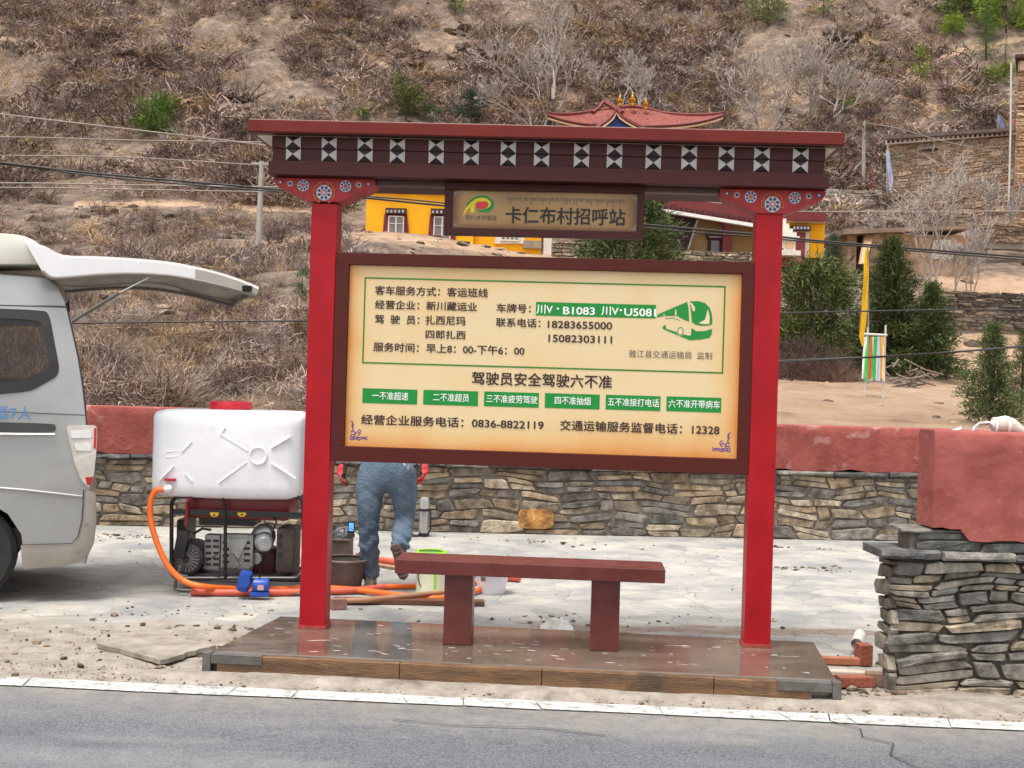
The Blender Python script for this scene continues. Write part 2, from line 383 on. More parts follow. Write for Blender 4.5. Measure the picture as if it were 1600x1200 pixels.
# asphalt road with edge line
xs = np.linspace(-60, 60, 121); ys = np.concatenate([np.linspace(-14, -2.4, 12), np.linspace(-2.2, -.94, 12)])
XX, YY = np.meshgrid(xs, ys); P = np.stack([XX, YY, XX*0-.004, np.ones_like(XX)], -1).reshape(-1, 4) @ np.array(SITE).T
nx, ny = len(xs), len(ys); ii = (np.arange(ny-1)[:, None]*nx+np.arange(nx-1)[None, :]).ravel()
dirt = np.clip(1-(-.94-YY)/.95, 0, 1)
tag(npmesh('road', P[:, :3], np.stack([ii, ii+1, ii+nx+1, ii+nx], 1), ground_material('asphalt', 'road'), attrs={'dirt': dirt}), kind='structure')
lm = MB(SITE); x = -40.0; s0 = 0.0
while x < 40:
    L = rnd.uniform(.28, .62); j = [rnd.uniform(-.008, .008) for _ in range(4)]; sk = rnd.uniform(-.05, .05)
    lm.add([(x, -1.10+j[0], .003), (x+L-.006, -1.10+j[1], .003), (x+L-.006+sk, -.945+j[2], .003), (x+s0, -.945+j[3], .003)], [(0, 1, 2, 3)])
    x += L; s0 = sk
tag(lm.build('road_marking', ground_material('line_paint', 'line')), kind='structure')
ck = MB(SITE)
for pts in ([(1.52, -.95), (1.50, -1.08), (1.62, -1.2), (1.6, -1.33), (1.72, -1.42), (1.66, -1.6), (1.75, -1.8), (1.9, -2.2)], [(-.6, -1.4), (-.3, -1.45), (.1, -1.43), (.4, -1.5)]):
    for a, b in zip(pts, pts[1:]):
        dx, dy = b[0]-a[0], b[1]-a[1]; q = .004/math.hypot(dx, dy); ck.add([(a[0]-dy*q, a[1]+dx*q, .005), (a[0]+dy*q, a[1]-dx*q, .005), (b[0]+dy*q, b[1]-dx*q, .005), (b[0]-dy*q, b[1]+dx*q, .005)], [(0, 1, 2, 3)])
tag(ck.build('road_crack', M('crack', (62, 60, 58), .9)), kind='structure')
# hillside
us = np.linspace(-.85, .85, 760); ds = np.concatenate([np.geomspace(13.45, 60, 210)[:-1], np.geomspace(60, 125, 270), np.geomspace(125.5, 165, 40)])
U, D = np.meshgrid(us, ds); X = U*D; Z = terr(X, D)
def trailmask(pts, wd):
    r = np.full(U.shape, 9.)
    pv = (600-.0*U)  # photo row of each terrain vertex
    px = 800+F*((X*cr+(Z-EYE)*sr)/D); py = 600-F*((-X*sr+(Z-EYE)*cr)/D)
    for (ax, ay), (bx, by) in zip(pts, pts[1:]):
        L2 = (bx-ax)**2+(by-ay)**2; t = np.clip(((px-ax)*(bx-ax)+(py-ay)*(by-ay))/L2, 0, 1)
        r = np.minimum(r, np.hypot(px-ax-t*(bx-ax), py-ay-t*(by-ay))/wd)
    return np.clip(.80-r*.45, 0, 1)
sand = np.clip((U-.13)/.06, 0, 1)*np.clip((28-D)/2.5, 0, 1)
sand = np.maximum(sand, .75*np.clip((U-.3)/.05, 0, 1)*np.clip((62-D)/8, 0, 1))
TR = [([(1600, 60), (1500, 80), (1420, 110), (1400, 150), (1470, 170), (1440, 190), (1380, 205)], 6), ([(1400, 130), (1440, 125), (1480, 110)], 5),
      ([(200, 390), (300, 400), (420, 385), (490, 372), (600, 368), (860, 402)], 11), ([(120, 320), (300, 318), (490, 330)], 7), ([(0, 60), (120, 70), (250, 110), (330, 140)], 5), ([(540, 60), (640, 130), (720, 190)], 4)]
for pts, wd in TR: sand = np.maximum(sand, trailmask(pts, wd))
nu, nd = len(us), len(ds); ii = (np.arange(nd-1)[:, None]*nu+np.arange(nu-1)[None, :]).ravel()
tag(npmesh('hillside', np.stack([X, D, Z], -1).reshape(-1, 3), np.stack([ii, ii+1, ii+nu+1, ii+nu], 1), ground_material('hill_soil', 'hill'), smooth=True, attrs={'sand': sand}), kind='structure')
SANDF = (us, ds, sand)
def sand_at(x, y):
    u = np.clip(x/y, us[0], us[-1]); a = np.clip(((u-us[0])/(us[-1]-us[0])*(nu-1)).astype(int), 0, nu-1); b = np.clip(np.searchsorted(ds, y), 0, nd-1)
    return sand[b, a]

# ---------------------------------------------------------------- bus shelter
SP = SITE @ Matrix.Translation((0, 0, .12))
RED = M('post_red_paint', (158, 10, 24), .40, .14, 3, .06, 60, spec=.3, rvar=.1, speck=[((196, 92, 92), 70, .66, .05, .55), ((110, 14, 24), 5, .56, .2, .45), ((206, 150, 140), 28, .72, .04, .4)])
MAROON = M('maroon_sheet_metal', (104, 32, 26), .5, .10, 4, .04, 40, spec=.25)
DARK = M('dark_brown_metal', (62, 23, 21), .55, .10, 5, .04, 40, spec=.3)
WHITE = M('white_paint', (168, 165, 162), .55, .05, 12)
CREAM = M('soffit_cream', (214, 204, 186), .6, .06, 6)
BLACK = M('black_plastic', (24, 24, 26), .45, .2, 12)
FRAME = M('board_frame_brown', (78, 27, 21), .45, .08, 5, .03, 50, spec=.25)
sh = thing('bus_shelter', None, 'red-posted roadside bus shelter with a notice board, name board and flat maroon roof', 'bus shelter', X=SP)
def tilt(p): return (p[0], p[1], p[2]-.0050*p[0])
class RB(MB):
    def add(s, vs, fs, X=None): return MB.add(s, [tilt(p) for p in vs], fs, SP)
for x0, x1 in ((-1.380, -1.226), (1.223, 1.375)):
    p = MB(SP).box(x0, x1, 0, .15, .006, 2.51).build('post', RED, sh, bevel=.006)
    MB(SP).box(x0-.006, x1+.006, -.006, .156, .001, .02).build('post_foot', M('foot_grout', (150, 62, 52), .6, .3, 30), p)
rf = RB().box(-1.737, 1.685, -.14, .62, 2.892, 2.963).build('roof', MAROON, sh, bevel=.005)
RB().box(-1.70, 1.65, -.055, .60, 2.884, 2.891).build('soffit', CREAM, rf)
RB().box(-1.73, 1.68, -.135, -.0765, 2.8865, 2.8915).build('soffit_strip', DARK, rf)
RB().box(-1.72, 1.67, -.12, .60, 2.9635, 2.969).build('roof_sheet', M('roof_top_sheet', (176, 160, 150), .45, .1, 6), rf)
fz = RB().box(-1.603, 1.588, -.062, .52, 2.738, 2.812).box(-1.608, 1.593, -.070, .525, 2.8125, 2.8835).build('frieze', DARK, sh, bevel=.003)
bm_ = RB().box(-1.622, 1.612, -.085, .54, 2.655, 2.737).build('beam', DARK, sh, bevel=.004)
RB().box(-1.0, 1.0, .02, .10, 2.625, 2.654).build('rail', M('rail_metal', (66, 42, 38), .4, .1, 10), bm_)
for px in (459, 516, 573, 624, 685, 740, 798, 850, 912, 963, 1023, 1078, 1135, 1189, 1248):
    c = (px-800)/F*6.99-.163+.0; c = (c)/math.cos(YAW)*1.0
    c = -1.480+(px-459)/(1248-459)*(1.452+1.480)
    k = RB(); wh = RB()
    for zc, y0, hz in ((2.777, -.068, .036), (2.848, -.076, .034)):
        h = .044; q = [(c-h, y0, zc-hz), (c+h, y0, zc-hz), (c+h, y0, zc+hz), (c-h, y0, zc+hz), (c, y0-.018, zc)]
        k.add(q, [(0, 1, 4), (2, 3, 4)]); wh.add(q, [(1, 2, 4), (3, 0, 4)])
    ob = k.build('dentil', M('dentil_black', (38, 22, 24), .5, .1, 10), sh, fix=False); wh.build('white_facet', WHITE, ob, fix=False)
# painted brackets
BR = M('bracket_red', (150, 22, 27), .5, .14, 12)
NAVY = M('medallion_navy', (44, 44, 84), .5, .1, 20); PALE = M('medallion_pale', (176, 184, 196), .5, .1, 20); ORANGE = M('medallion_orange', (206, 104, 34), .5, .1, 20); ROSE = M('medallion_rose', (190, 74, 70), .5, .1, 20)
half = [(.298, 2.652), (.302, 2.632), (.288, 2.605), (.262, 2.588), (.222, 2.572), (.198, 2.568), (.184, 2.556), (.150, 2.538), (.110, 2.524), (.082, 2.513)]
for cx in (-1.303, 1.310):
    poly = [(cx-x, z-.005*cx) for x, z in half]+[(cx+x, z-.005*cx) for x, z in half[::-1]]
    br = MB(SP).prism(poly, -.012, .162, lambda p, t: (p[0], t, p[1])).build('bracket', BR, sh, bevel=.003)
    for dx, z, r, big in ((0, 2.566, .046, 1), (-.126, 2.606, .034, 0), (.126, 2.606, .034, 0), (-.205, 2.616, .015, 2), (.205, 2.616, .015, 2), (-.262, 2.622, .012, 3), (.262, 2.622, .012, 3)):
        m = MB(SP); c = (cx+dx, -.0125, z-.005*cx)
        def disc(r1, dy, mat, n=20, r0=0):
            m.cur = mat; vs = [(c[0]+math.cos(2*math.pi*i/n)*q, c[1]-dy, c[2]+math.sin(2*math.pi*i/n)*q) for q in (r0, r1) for i in range(n)]
            m.add(vs, [(i, (i+1) % n, n+(i+1) % n, n+i) for i in range(n)])
        disc(r, .002, 1 if big != 3 else 0, r0=.0005)
        if big < 2:
            for i in range(8):
                a = 2*math.pi*(i+.5)/8; m.cur = 0; qs = []
                for da, rr in ((0, .42), (.30, .66), (.12, .88), (-.12, .88), (-.30, .66)): qs.append((c[0]+math.cos(a+da)*r*rr, c[1]-.004, c[2]+math.sin(a+da)*r*rr))
                m.add(qs, [(0, 1, 2, 3, 4)])
            disc(r*.36, .005, 3, r0=.0005)
            if big: 
                disc(r*.2, .006, 1, r0=.0005)
                for i in range(8):
                    a = 2*math.pi*i/8; m.cur = 2
                    for s0, s1, r0, r1 in ((-.34, .34, 1.42, 1.5), (-.34, -.27, 1.08, 1.45), (.27, .34, 1.08, 1.45)):
                        if c[2]+math.sin(a)*r*1.2 < 2.53: continue
                        m.add([(c[0]+math.cos(a+t)*r*q, c[1]-.003, c[2]+math.sin(a+t)*r*q) for t, q in ((s0, r0), (s1, r0), (s1, r1), (s0, r1))], [(0, 1, 2, 3)])
        else:
            disc(r*.62, .004, 0 if big == 2 else 1, r0=.0005)
            if big == 2: disc(r*1.6, .003, 2, r0=r*1.45)
        m.build('medallion', [NAVY, PALE, ORANGE, ROSE], br, fix=False)

def frame(name, x0, x1, z0, z1, l, r, t, b, y0, y1, mat, parent, back=True):
    m = MB(SP).box(x0, x1, y0, y1, z1-t, z1).box(x0, x1, y0, y1, z0, z0+b).box(x0, x0+l, y0, y1, z0+b+.0005, z1-t-.0005).box(x1-r, x1, y0, y1, z0+b+.0005, z1-t-.0005)
    if back: m.box(x0+.01, x1-.01, y1-.012, y1-.002, z0+.01, z1-.01)
    return m.build(name, mat, parent, bevel=.003)
def parchment(name, c0, c1, edge):
    m = bpy.data.materials.new(name); m.use_nodes = True; n = m.node_tree.nodes; l = m.node_tree.links; b = n['Principled BSDF']
    tc = n.new('ShaderNodeTexCoord'); sp = n.new('ShaderNodeSeparateXYZ'); l.new(tc.outputs['Generated'], sp.inputs[0])
    nz = n.new('ShaderNodeTexNoise'); nz.inputs['Scale'].default_value = 2.2; nz.inputs['Detail'].default_value = 5; l.new(tc.outputs['Object'], nz.inputs['Vector'])
    def mth(op, a, c=None):
        x = n.new('ShaderNodeMath'); x.operation = op
        for k, q in enumerate((a, c)):
            if q is None: continue
            if hasattr(q, 'links'): l.new(q, x.inputs[k])
            else: x.inputs[k].default_value = q
        return x.outputs[0]
    ex = mth('MULTIPLY', mth('ABSOLUTE', mth('SUBTRACT', sp.outputs[0], .5)), 2); ez = mth('MULTIPLY', mth('ABSOLUTE', mth('SUBTRACT', sp.outputs[2], .55)), 1.78)
    e = mth('MAXIMUM', mth('POWER', ex, 14), mth('POWER', ez, 5)); e = mth('ADD', e, mth('MULTIPLY', mth('SUBTRACT', nz.outputs[0], .5), 1.1))
    rp = n.new('ShaderNodeValToRGB'); el = rp.color_ramp.elements; el.new(.45)
    for k, (p, c) in enumerate(((0.0, c0), (.40, c1), (1.0, edge))): el[k].position = p; el[k].color = (*lin(c), 1)
    l.new(e, rp.inputs[0])
    l.new(rp.outputs[0], b.inputs['Base Color']); b.inputs['Roughness'].default_value = .3
    return m
INK = M('dark_ink', (46, 26, 26), .4, .1, 20); GREEN = M('print_green', (0, 132, 48), .35, .05, 10); WINK = M('white_ink', (236, 240, 232), .4, .03, 10); GREY = M('grey_ink', (92, 84, 76), .4, .1, 20)
PURPLE = M('purple_ink', (96, 60, 132), .4, .1, 20); LEAF = M('line_green', (52, 122, 36), .4, .05, 10)
nb = frame('notice_board', -1.2245, 1.2225, .996, 2.226, .078, .068, .070, .088, .004, .075, FRAME, sh)
pan = MB(SP).box(-1.145, 1.153, .030, .050, 1.085, 2.155).build('notice_panel', parchment('notice_parchment', (219, 196, 153), (218, 180, 124), (210, 136, 64)), nb)
YT = .0285
def Sxz(px, py, off=YT):                # photo position -> shelter x,z on the board plane
    r = Vector(ray(px, py)); X = SP.inverted(); o = X @ Vector((0, 0, EYE)); d = X.to_3x3() @ r
    t = (off-o.y)/d.y; p = o+d*t; return p.x, p.z
def line_text(mb, s, xl, yl, xr, yr, h, bold=.014, up=0):
    x0, z0 = Sxz(xl, yl); x1, z1 = Sxz(xr, yr); z = (z0+z1)/2; hh = h/F*7.05
    fit_text(mb, s, x0, x1, z, z+hh, YT-.001, bold, SP)
ink = MB(SP)
for a in (("客车服务方式：客运班线", 586, 460.5, 762, 464.5, 14.2), ("经营企业：新川藏运业", 586, 482.6, 745, 486, 13.8), ("车牌号：", 776, 487.8, 829, 489, 13.8),
          ("驾  驶  员：", 585.5, 505, 655, 507, 13.8), ("扎西尼玛", 665, 507, 727, 508.4, 14), ("联系电话：", 775, 510, 844, 512, 13.6), ("18283655000", 856, 512.4, 956, 514.6, 11.2),
          ("四郎扎西", 665, 528.6, 727, 530.2, 13.4), ("15082303111", 857, 534, 956, 536.4, 11.2), ("服务时间：早上8：00-下午6：00", 583.4, 549.6, 819, 554.2, 14.2),
          ("驾驶员安全驾驶六不准", 737, 601.6, 955.6, 606, 20.5), ("经营企业服务电话：0836-8822119", 564.2, 664.4, 849, 670, 15.6), ("交通运输服务监督电话：12328", 875, 673, 1123.7, 679, 16)):
    line_text(ink, *a, bold=.018)
ink.build('notice_lettering', INK, nb, fix=False)
sm_ = MB(SP); line_text(sm_, "雅江县交通运输局  监制", 982.4, 558.4, 1112.4, 562, 12, bold=.0); sm_.build('issuer_lettering', GREY, nb, fix=False)
gb = MB(SP)
def rect(m, x0, x1, z0, z1, y): m.add([(x0, y, z0), (x1, y, z0), (x1, y, z1), (x0, y, z1)], [(0, 1, 2, 3)])
for x0, x1, z0, z1 in ((-1.056, 1.062, 2.077, 2.086), (-1.056, 1.062, 1.576, 1.585), (-1.056, -1.047, 1.585, 2.077), (1.053, 1.062, 1.585, 2.077)): rect(gb, x0, x1, z0, z1, YT)
gb.build('border_line', LEAF, nb, fix=False)
gp = MB(SP); x0, z0 = Sxz(837, 493); x1, z1 = Sxz(1025, 476.5); rect(gp, x0, x1, z0+.001, z1, YT); gp.build('plate_number_strip', GREEN, nb, fix=False)
YT2 = YT-.001
wk = MB(SP)
for a in (("川V", 838.5, 489.8, 863, 490.6, 14), ("·", 870, 483.5, 873, 483.5, 2.4), ("B1083", 880, 490.8, 929, 492.2, 11.6), ("川V", 939.6, 492.3, 966, 493, 13.6), ("·", 968.5, 486, 971.5, 486, 2.4), ("U5081", 975.6, 493.2, 1024.4, 494.5, 11.6)):
    wk = MB(SP); line_text(wk, *a, bold=.02); wk.build('plate_lettering', WINK, nb, fix=False)
for k, s in enumerate(("一不准超速", "二不准超员", "三不准疲劳驾驶", "四不准抽烟", "五不准接打电话", "六不准开带病车")):
    xa = 566+95*k; xb = xa+86.3; yb = 629+2.55*k; ya = 608+2.55*k
    x0, z0 = Sxz((xa), yb+.5); x1, z1 = Sxz(xb, ya+1); q = MB(SP); rect(q, x0, x1, z0, z1, YT); q.build('rule_plaque', GREEN, nb, fix=False)
    wd = 56 if len(s) == 5 else 80; xc = (xa+xb)/2+.5
    rk = MB(SP); line_text(rk, s, xc-wd/2, yb-4.8, xc+wd/2, yb-3.6, 12.6, bold=.006); rk.build('rule_lettering', WINK, nb, fix=False)
for sx, cx, cy in ((1, 547, 687), (-1, 1141, 706)):            # purple corner flourishes
    m = MB(SP); x, z = Sxz(cx, cy); S = .0037
    strokes = [[(0, 30), (4, 28), (2, 22), (5, 17), (1, 12)], [(0, 0), (8, 2), (14, 0), (20, 3), (28, 1)], [(2, 4), (8, 6), (12, 3), (18, 5), (26, 4), (28, 6)], [(0, 2), (2, 9), (8, 8), (6, 14), (2, 14)], [(8, 10), (12, 14), (16, 10), (12, 8)], [(4, 0), (6, 5)], [(10, 2), (13, 6)], [(17, 12), (16, 16), (12, 17)], [(3, 19), (5, 24), (3, 27)]]
    for st in strokes:
        for (a, b), (c, d) in zip(st, st[1:]):
            L = math.hypot(c-a, d-b); ox, oz = -(d-b)/L*.75, (c-a)/L*.75
            m.add([(x+sx*(p[0])*S, YT, z+p[1]*S) for p in ((a-ox, b-oz), (c-ox, d-oz), (c+ox, d+oz), (a+ox, b+oz))], [(0, 1, 2, 3)])
    m.build('corner_flourish', PURPLE, nb, fix=False)
# bus emblem (points read in a 5x enlargement of the notice)
em = MB(SP)
def epoly(pts, y=YT, m=em): 
    vs = [Sxz(840+X/5, 400+Y/5) for X, Y in pts]; m.add([(a, y, b) for a, b in vs], [tuple(range(len(vs)))])
epoly([(930, 478), (942, 455), (975, 440), (1168, 358), (1178, 400), (1184, 512), (1142, 497), (1085, 466), (1000, 468)])
epoly([(1190, 354), (1255, 352), (1310, 368), (1342, 400), (1358, 440), (1366, 490), (1364, 532), (1335, 542), (1280, 545), (1235, 537), (1205, 515), (1200, 450)])
epoly([(975, 562), (985, 545), (994, 536), (1002, 548), (1004, 568), (1092, 596), (1128, 612), (1190, 622), (1198, 618), (1202, 562), (1240, 588), (1305, 586), (1366, 568), (1358, 615), (1340, 640), (1270, 652), (1190, 658), (1100, 622), (985, 572)])
epoly([(1000, 486), (1060, 480), (1110, 500), (1112, 506), (1060, 486), (1000, 490)])
em.build('bus_emblem', GREEN, nb, fix=False)
ec = MB(SP); CRE = M('emblem_cream', (224, 206, 170), .4, .03, 8)
epoly([(1330, 415), (1345, 480), (1341, 530), (1300, 532), (1257, 525), (1308, 498)], YT2, ec)
epoly([(1186, 365), (1206, 368), (1228, 400), (1230, 428), (1214, 432), (1200, 385)], YT2, ec)
epoly([(1076, 418), (1082, 418), (1086, 462), (1072, 462)], YT2, ec); epoly([(984, 452), (990, 450), (992, 470), (984, 470)], YT2, ec)
def ering(cx, cy, rx, ry, k, m, y):
    n = 18; vs = [Sxz(840+(cx+math.cos(2*math.pi*i/n)*rx*q)/5, 400+(cy+math.sin(2*math.pi*i/n)*ry*q)/5) for q in (k, 1) for i in range(n)]
    m.add([(a, y, b) for a, b in vs], [(i, (i+1) % n, n+(i+1) % n, n+i) for i in range(n)])
ering(1116, 588, 28, 38, .02, ec, YT2); ec.build('emblem_highlight', CRE, nb, fix=False)
er = MB(SP); ering(1116, 588, 24, 34, .74, er, YT2-.001); er.build('emblem_wheel', GREEN, nb, fix=False)

# hanging name board
na = frame('name_board', -.592, .576, 2.345, 2.652, .044, .036, .042, .042, .002, .07, DARK, sh)
MB(SP).box(-.549, .541, .026, .045, 2.386, 2.611).build('name_panel', parchment('shaded_name_parchment', (164, 130, 80), (132, 94, 54), (90, 54, 30)), na)  # same kind of print, colours darkened to paint in the shade under the eaves
YT = .0245
nk = MB(SP)
x0, z0 = Sxz(790, 347.6); x1, z1 = Sxz(976.5, 352.5)
fit_text(nk, "卡仁布村招呼站", x0, x1, (z0+z1)/2-.002, (z0+z1)/2+.094, YT-.001, .02, SP)
nk.build('name_lettering', M('black_ink', (22, 16, 16), .4, .1, 20), na, fix=False)
lk = MB(SP); x0, z0 = Sxz(728.5, 343.5); x1, z1 = Sxz(776, 344.5); fit_text(lk, "四川乡村客运", x0, x1, z1, z1+.030, YT-.001, .004, SP); lk.build('logo_lettering', GREY, na, fix=False)
# Tibetan line: head-strokes with hanging stems, vowel marks and dots
tb = MB(SP); r2 = random.Random(3); x, zt = Sxz(792, 309); xe, _ = Sxz(977, 313); slope = -.013/(xe-x)*0
def stroke(pts, wd=.0024):
    for (a, b), (c, d) in zip(pts, pts[1:]):
        L = math.hypot(c-a, d-b) or 1e-6; ox, oz = -(d-b)/L*wd/2, (c-a)/L*wd/2
        tb.add([(a-ox, YT-.001, b-oz), (c-ox, YT-.001, d-oz), (c+ox, YT-.001, d+oz), (a+ox, YT-.001, b+oz)], [(0, 1, 2, 3)])
h = .020
syl = ["mkr", "ri", "pI", "Ggw", "oGq", "sIdi", "aGul", "skel", "lgs", "akhr", "sDug", "sa"]
xs_ = x; tot = sum(len(s) for s in syl)*1.0+len(syl)*.45; unit = (xe-x)/tot
for s in syl:
    for ch in s:
        g = unit*.86; stroke([(x, zt), (x+g, zt)]); v = r2.randrange(5)
        stroke([(x+g*.85, zt), (x+g*.85, zt-h*r2.uniform(.75, 1.05))])
        if v == 0: stroke([(x+g*.45, zt), (x+g*.1, zt-h*.45), (x+g*.45, zt-h*.8), (x+g*.8, zt-h*.4)])
        elif v == 1: stroke([(x+g*.1, zt), (x+g*.1, zt-h*.6), (x+g*.8, zt-h*.6)])
        elif v == 2: stroke([(x+g*.2, zt), (x+g*.15, zt-h*.5), (x+g*.5, zt-h*.75)]); stroke([(x+g*.5, zt), (x+g*.5, zt-h*.5)])
        elif v == 3: stroke([(x+g*.4, zt), (x+g*.7, zt-h*.35), (x+g*.2, zt-h*.85)])
        else: stroke([(x+g*.15, zt-h*.1), (x+g*.4, zt-h*.8), (x+g*.8, zt-h*.3)])
        if ch in 'Iiaeo': stroke([(x+g*.2, zt+.004), (x+g*.5, zt+.010), (x+g*.8, zt+.006)])
        if ch in 'Gusk': stroke([(x+g*.3, zt-h), (x+g*.7, zt-h*1.3), (x+g*.3, zt-h*1.7), (x+g*.8, zt-h*1.55)])
        x += unit
    stroke([(x+unit*.05, zt), (x+unit*.16, zt-.003)]); x += unit*.45
stroke([(x-unit*.1, zt), (x-unit*.1, zt-h*1.5)])
tb.build('tibetan_lettering', GREY, na, fix=False)
# swoosh logo (points read in a 17.8x enlargement)
lg = {'logo_green': ((0, 128, 52), [[(415, 450), (470, 370), (560, 290), (680, 220), (800, 185), (900, 185), (1010, 215), (1110, 280), (1180, 370), (1195, 440), (1180, 520), (1130, 590), (1050, 640), (950, 660), (850, 655), (770, 640), (700, 590), (850, 590), (960, 570), (1040, 520), (1090, 460), (1100, 400), (1070, 340), (1010, 290), (920, 260), (800, 255), (680, 300), (580, 370), (500, 440), (420, 500)]]),
      'logo_yellow': ((226, 200, 24), [[(325, 720), (370, 610), (440, 500), (540, 390), (660, 300), (800, 252), (920, 252), (1010, 285), (1080, 345), (1112, 410), (1090, 470), (1040, 520), (960, 568), (1020, 500), (1045, 430), (1030, 380), (960, 350), (850, 345), (750, 355), (640, 410), (540, 490), (450, 590), (380, 690), (345, 735)], [(520, 530), (590, 460), (700, 390), (660, 470), (640, 540), (655, 660), (525, 655), (545, 590)]]),
      'logo_red': ((204, 44, 52), [[(720, 385), (800, 365), (920, 362), (1000, 385), (1030, 430), (1000, 500), (940, 545), (850, 560), (720, 545), (695, 500), (700, 440)]])}
for k, (nm, (c, polys)) in enumerate(lg.items()):
    m = MB(SP)
    for pl in polys:
        vs = [Sxz(705+X/17.78, 295+Y/17.78) for X, Y in pl]; m.add([(a, YT-.0006*k, b) for a, b in vs], [tuple(range(len(vs)))])
    m.build(nm, M(nm+'_ink', c, .4, .05, 10), na, fix=False)
for sx, sz, cx, cz in ((1, -1, -.538, 2.600), (-1, -1, .530, 2.594), (1, 1, -.536, 2.397), (-1, 1, .530, 2.397)):
    m = MB(SP); m.add([(cx+sx*a*.04, YT, cz+sz*b*.035) for a, b in ((0, 0), (1.2, 0), (.5, .22), (.22, .45), (0, 1.2))], [(0, 1, 2, 3, 4)]); m.build('corner_ornament', M('silver_ink', (140, 128, 112), .4, .05, 10), na, fix=False)

# ---------------------------------------------------------------- platform, formwork, bench
def wet_concrete():
    m = M('wet_concrete', (88, 79, 70), .11, .2, 2.6, .10, 7, rgb2=(118, 106, 94), rvar=.10, spec=.9, stretch=(1, 1.6, 1), coat=.7, speck=[((150, 134, 120), 6, .62, .1, .5)])
    m.node_tree.nodes['Principled BSDF'].inputs['Coat Roughness'].default_value = .04
    return m
pl = MB(SP); q = [(-1.70, -.672), (1.60, -.728), (1.665, .23), (-1.575, .35)]
pl.prism(q, -.125, 0.0, lambda p, t: (p[0], p[1], t))
tag(pl.build('concrete_platform', wet_concrete(), loc=SITE @ Vector((0, 0, 0)), bevel=.006), 'freshly washed wet brown concrete slab the bus shelter stands on', 'platform')
sp_ = MB(SP)
for k in range(90):
    a, b = rnd.uniform(-1.5, 1.55), rnd.uniform(-.62, .2); L = rnd.uniform(.006, .035)*(1 if k % 6 else 2.2); t = rnd.uniform(-.5, .5); ww = rnd.uniform(.002, .005)
    c, s = math.cos(t), math.sin(t); n = 6
    sp_.add([(a+c*L*math.cos(6.283*i/n)-s*ww*math.sin(6.283*i/n), b+s*L*math.cos(6.283*i/n)+c*ww*math.sin(6.283*i/n), .0025) for i in range(n)], [tuple(range(n))])
tag(sp_.build('water_foam', M('foam', (226, 224, 218), .4, .05, 30)), kind='stuff', label='white flecks of soapy water on the wet slab', cat='foam')
fw = thing('formwork_plank', None, 'worn brown timber plank edging the front of the wet concrete slab', 'plank', X=SP @ Matrix.Translation((0, -.7, -.12)))
WOOD = M('wet_timber', (84, 60, 40), .5, .3, 3, .4, 30, rgb2=(128, 94, 62), stretch=(1, 6, 6), rvar=.2, speck=[((48, 38, 30), 2.5, .54, .12, .7), ((150, 140, 126), 12, .66, .06, .5)])
XF = SP @ Matrix.Translation((-.05, -.700, 0)) @ Matrix.Rotation(math.radians(-.97), 4, 'Z')
for a, b in ((-1.60, -.62), (-.617, .13), (.133, 1.02), (1.023, 1.52)):
    MB(XF).box(a, b, -.048, .024, -.125, -.008+rnd.uniform(-.003, .003)).build('plank_length', WOOD, fw, bevel=.004)
STEEL = M('dark_angle_iron', (104, 100, 96), .5, .2, 14, .2, 50, metal=.4)
for x, s in ((-1.655, 1), (1.645, -1)):
    m = MB(XF); m.box(x-.022, x+.022, -.06, .02, -.125, .002); m.box(min(x+s*.023, x+s*.30), max(x+s*.023, x+s*.30), -.056, -.0485, -.052, -.010); m.box(min(x+s*.023, x+s*.30), max(x+s*.023, x+s*.30), -.056, .0, -.0095, -.004)
    m.build('angle_bracket', STEEL, fw, bevel=.002)
BENCH = M('bench_paint', (94, 40, 35), .34, .16, 5, .05, 60, rvar=.12, speck=[((160, 110, 100), 60, .66, .06, .5), ((70, 22, 22), 6, .56, .2, .5), ((170, 136, 126), 22, .73, .05, .4)])
be = thing('bench', None, 'maroon backless bench with two square legs on the wet slab under the notice board', 'bench', X=SP @ Matrix.Translation((0, -.2, 0)))
MB(SP).box(-.770, .735, -.345, -.045, .403, .482).build('seat', BENCH, be, bevel=.006)
for x in (-.415, .412): MB(SP).box(x-.080, x+.080, -.272, -.112, .001, .4025).build('leg', BENCH, be, bevel=.004)

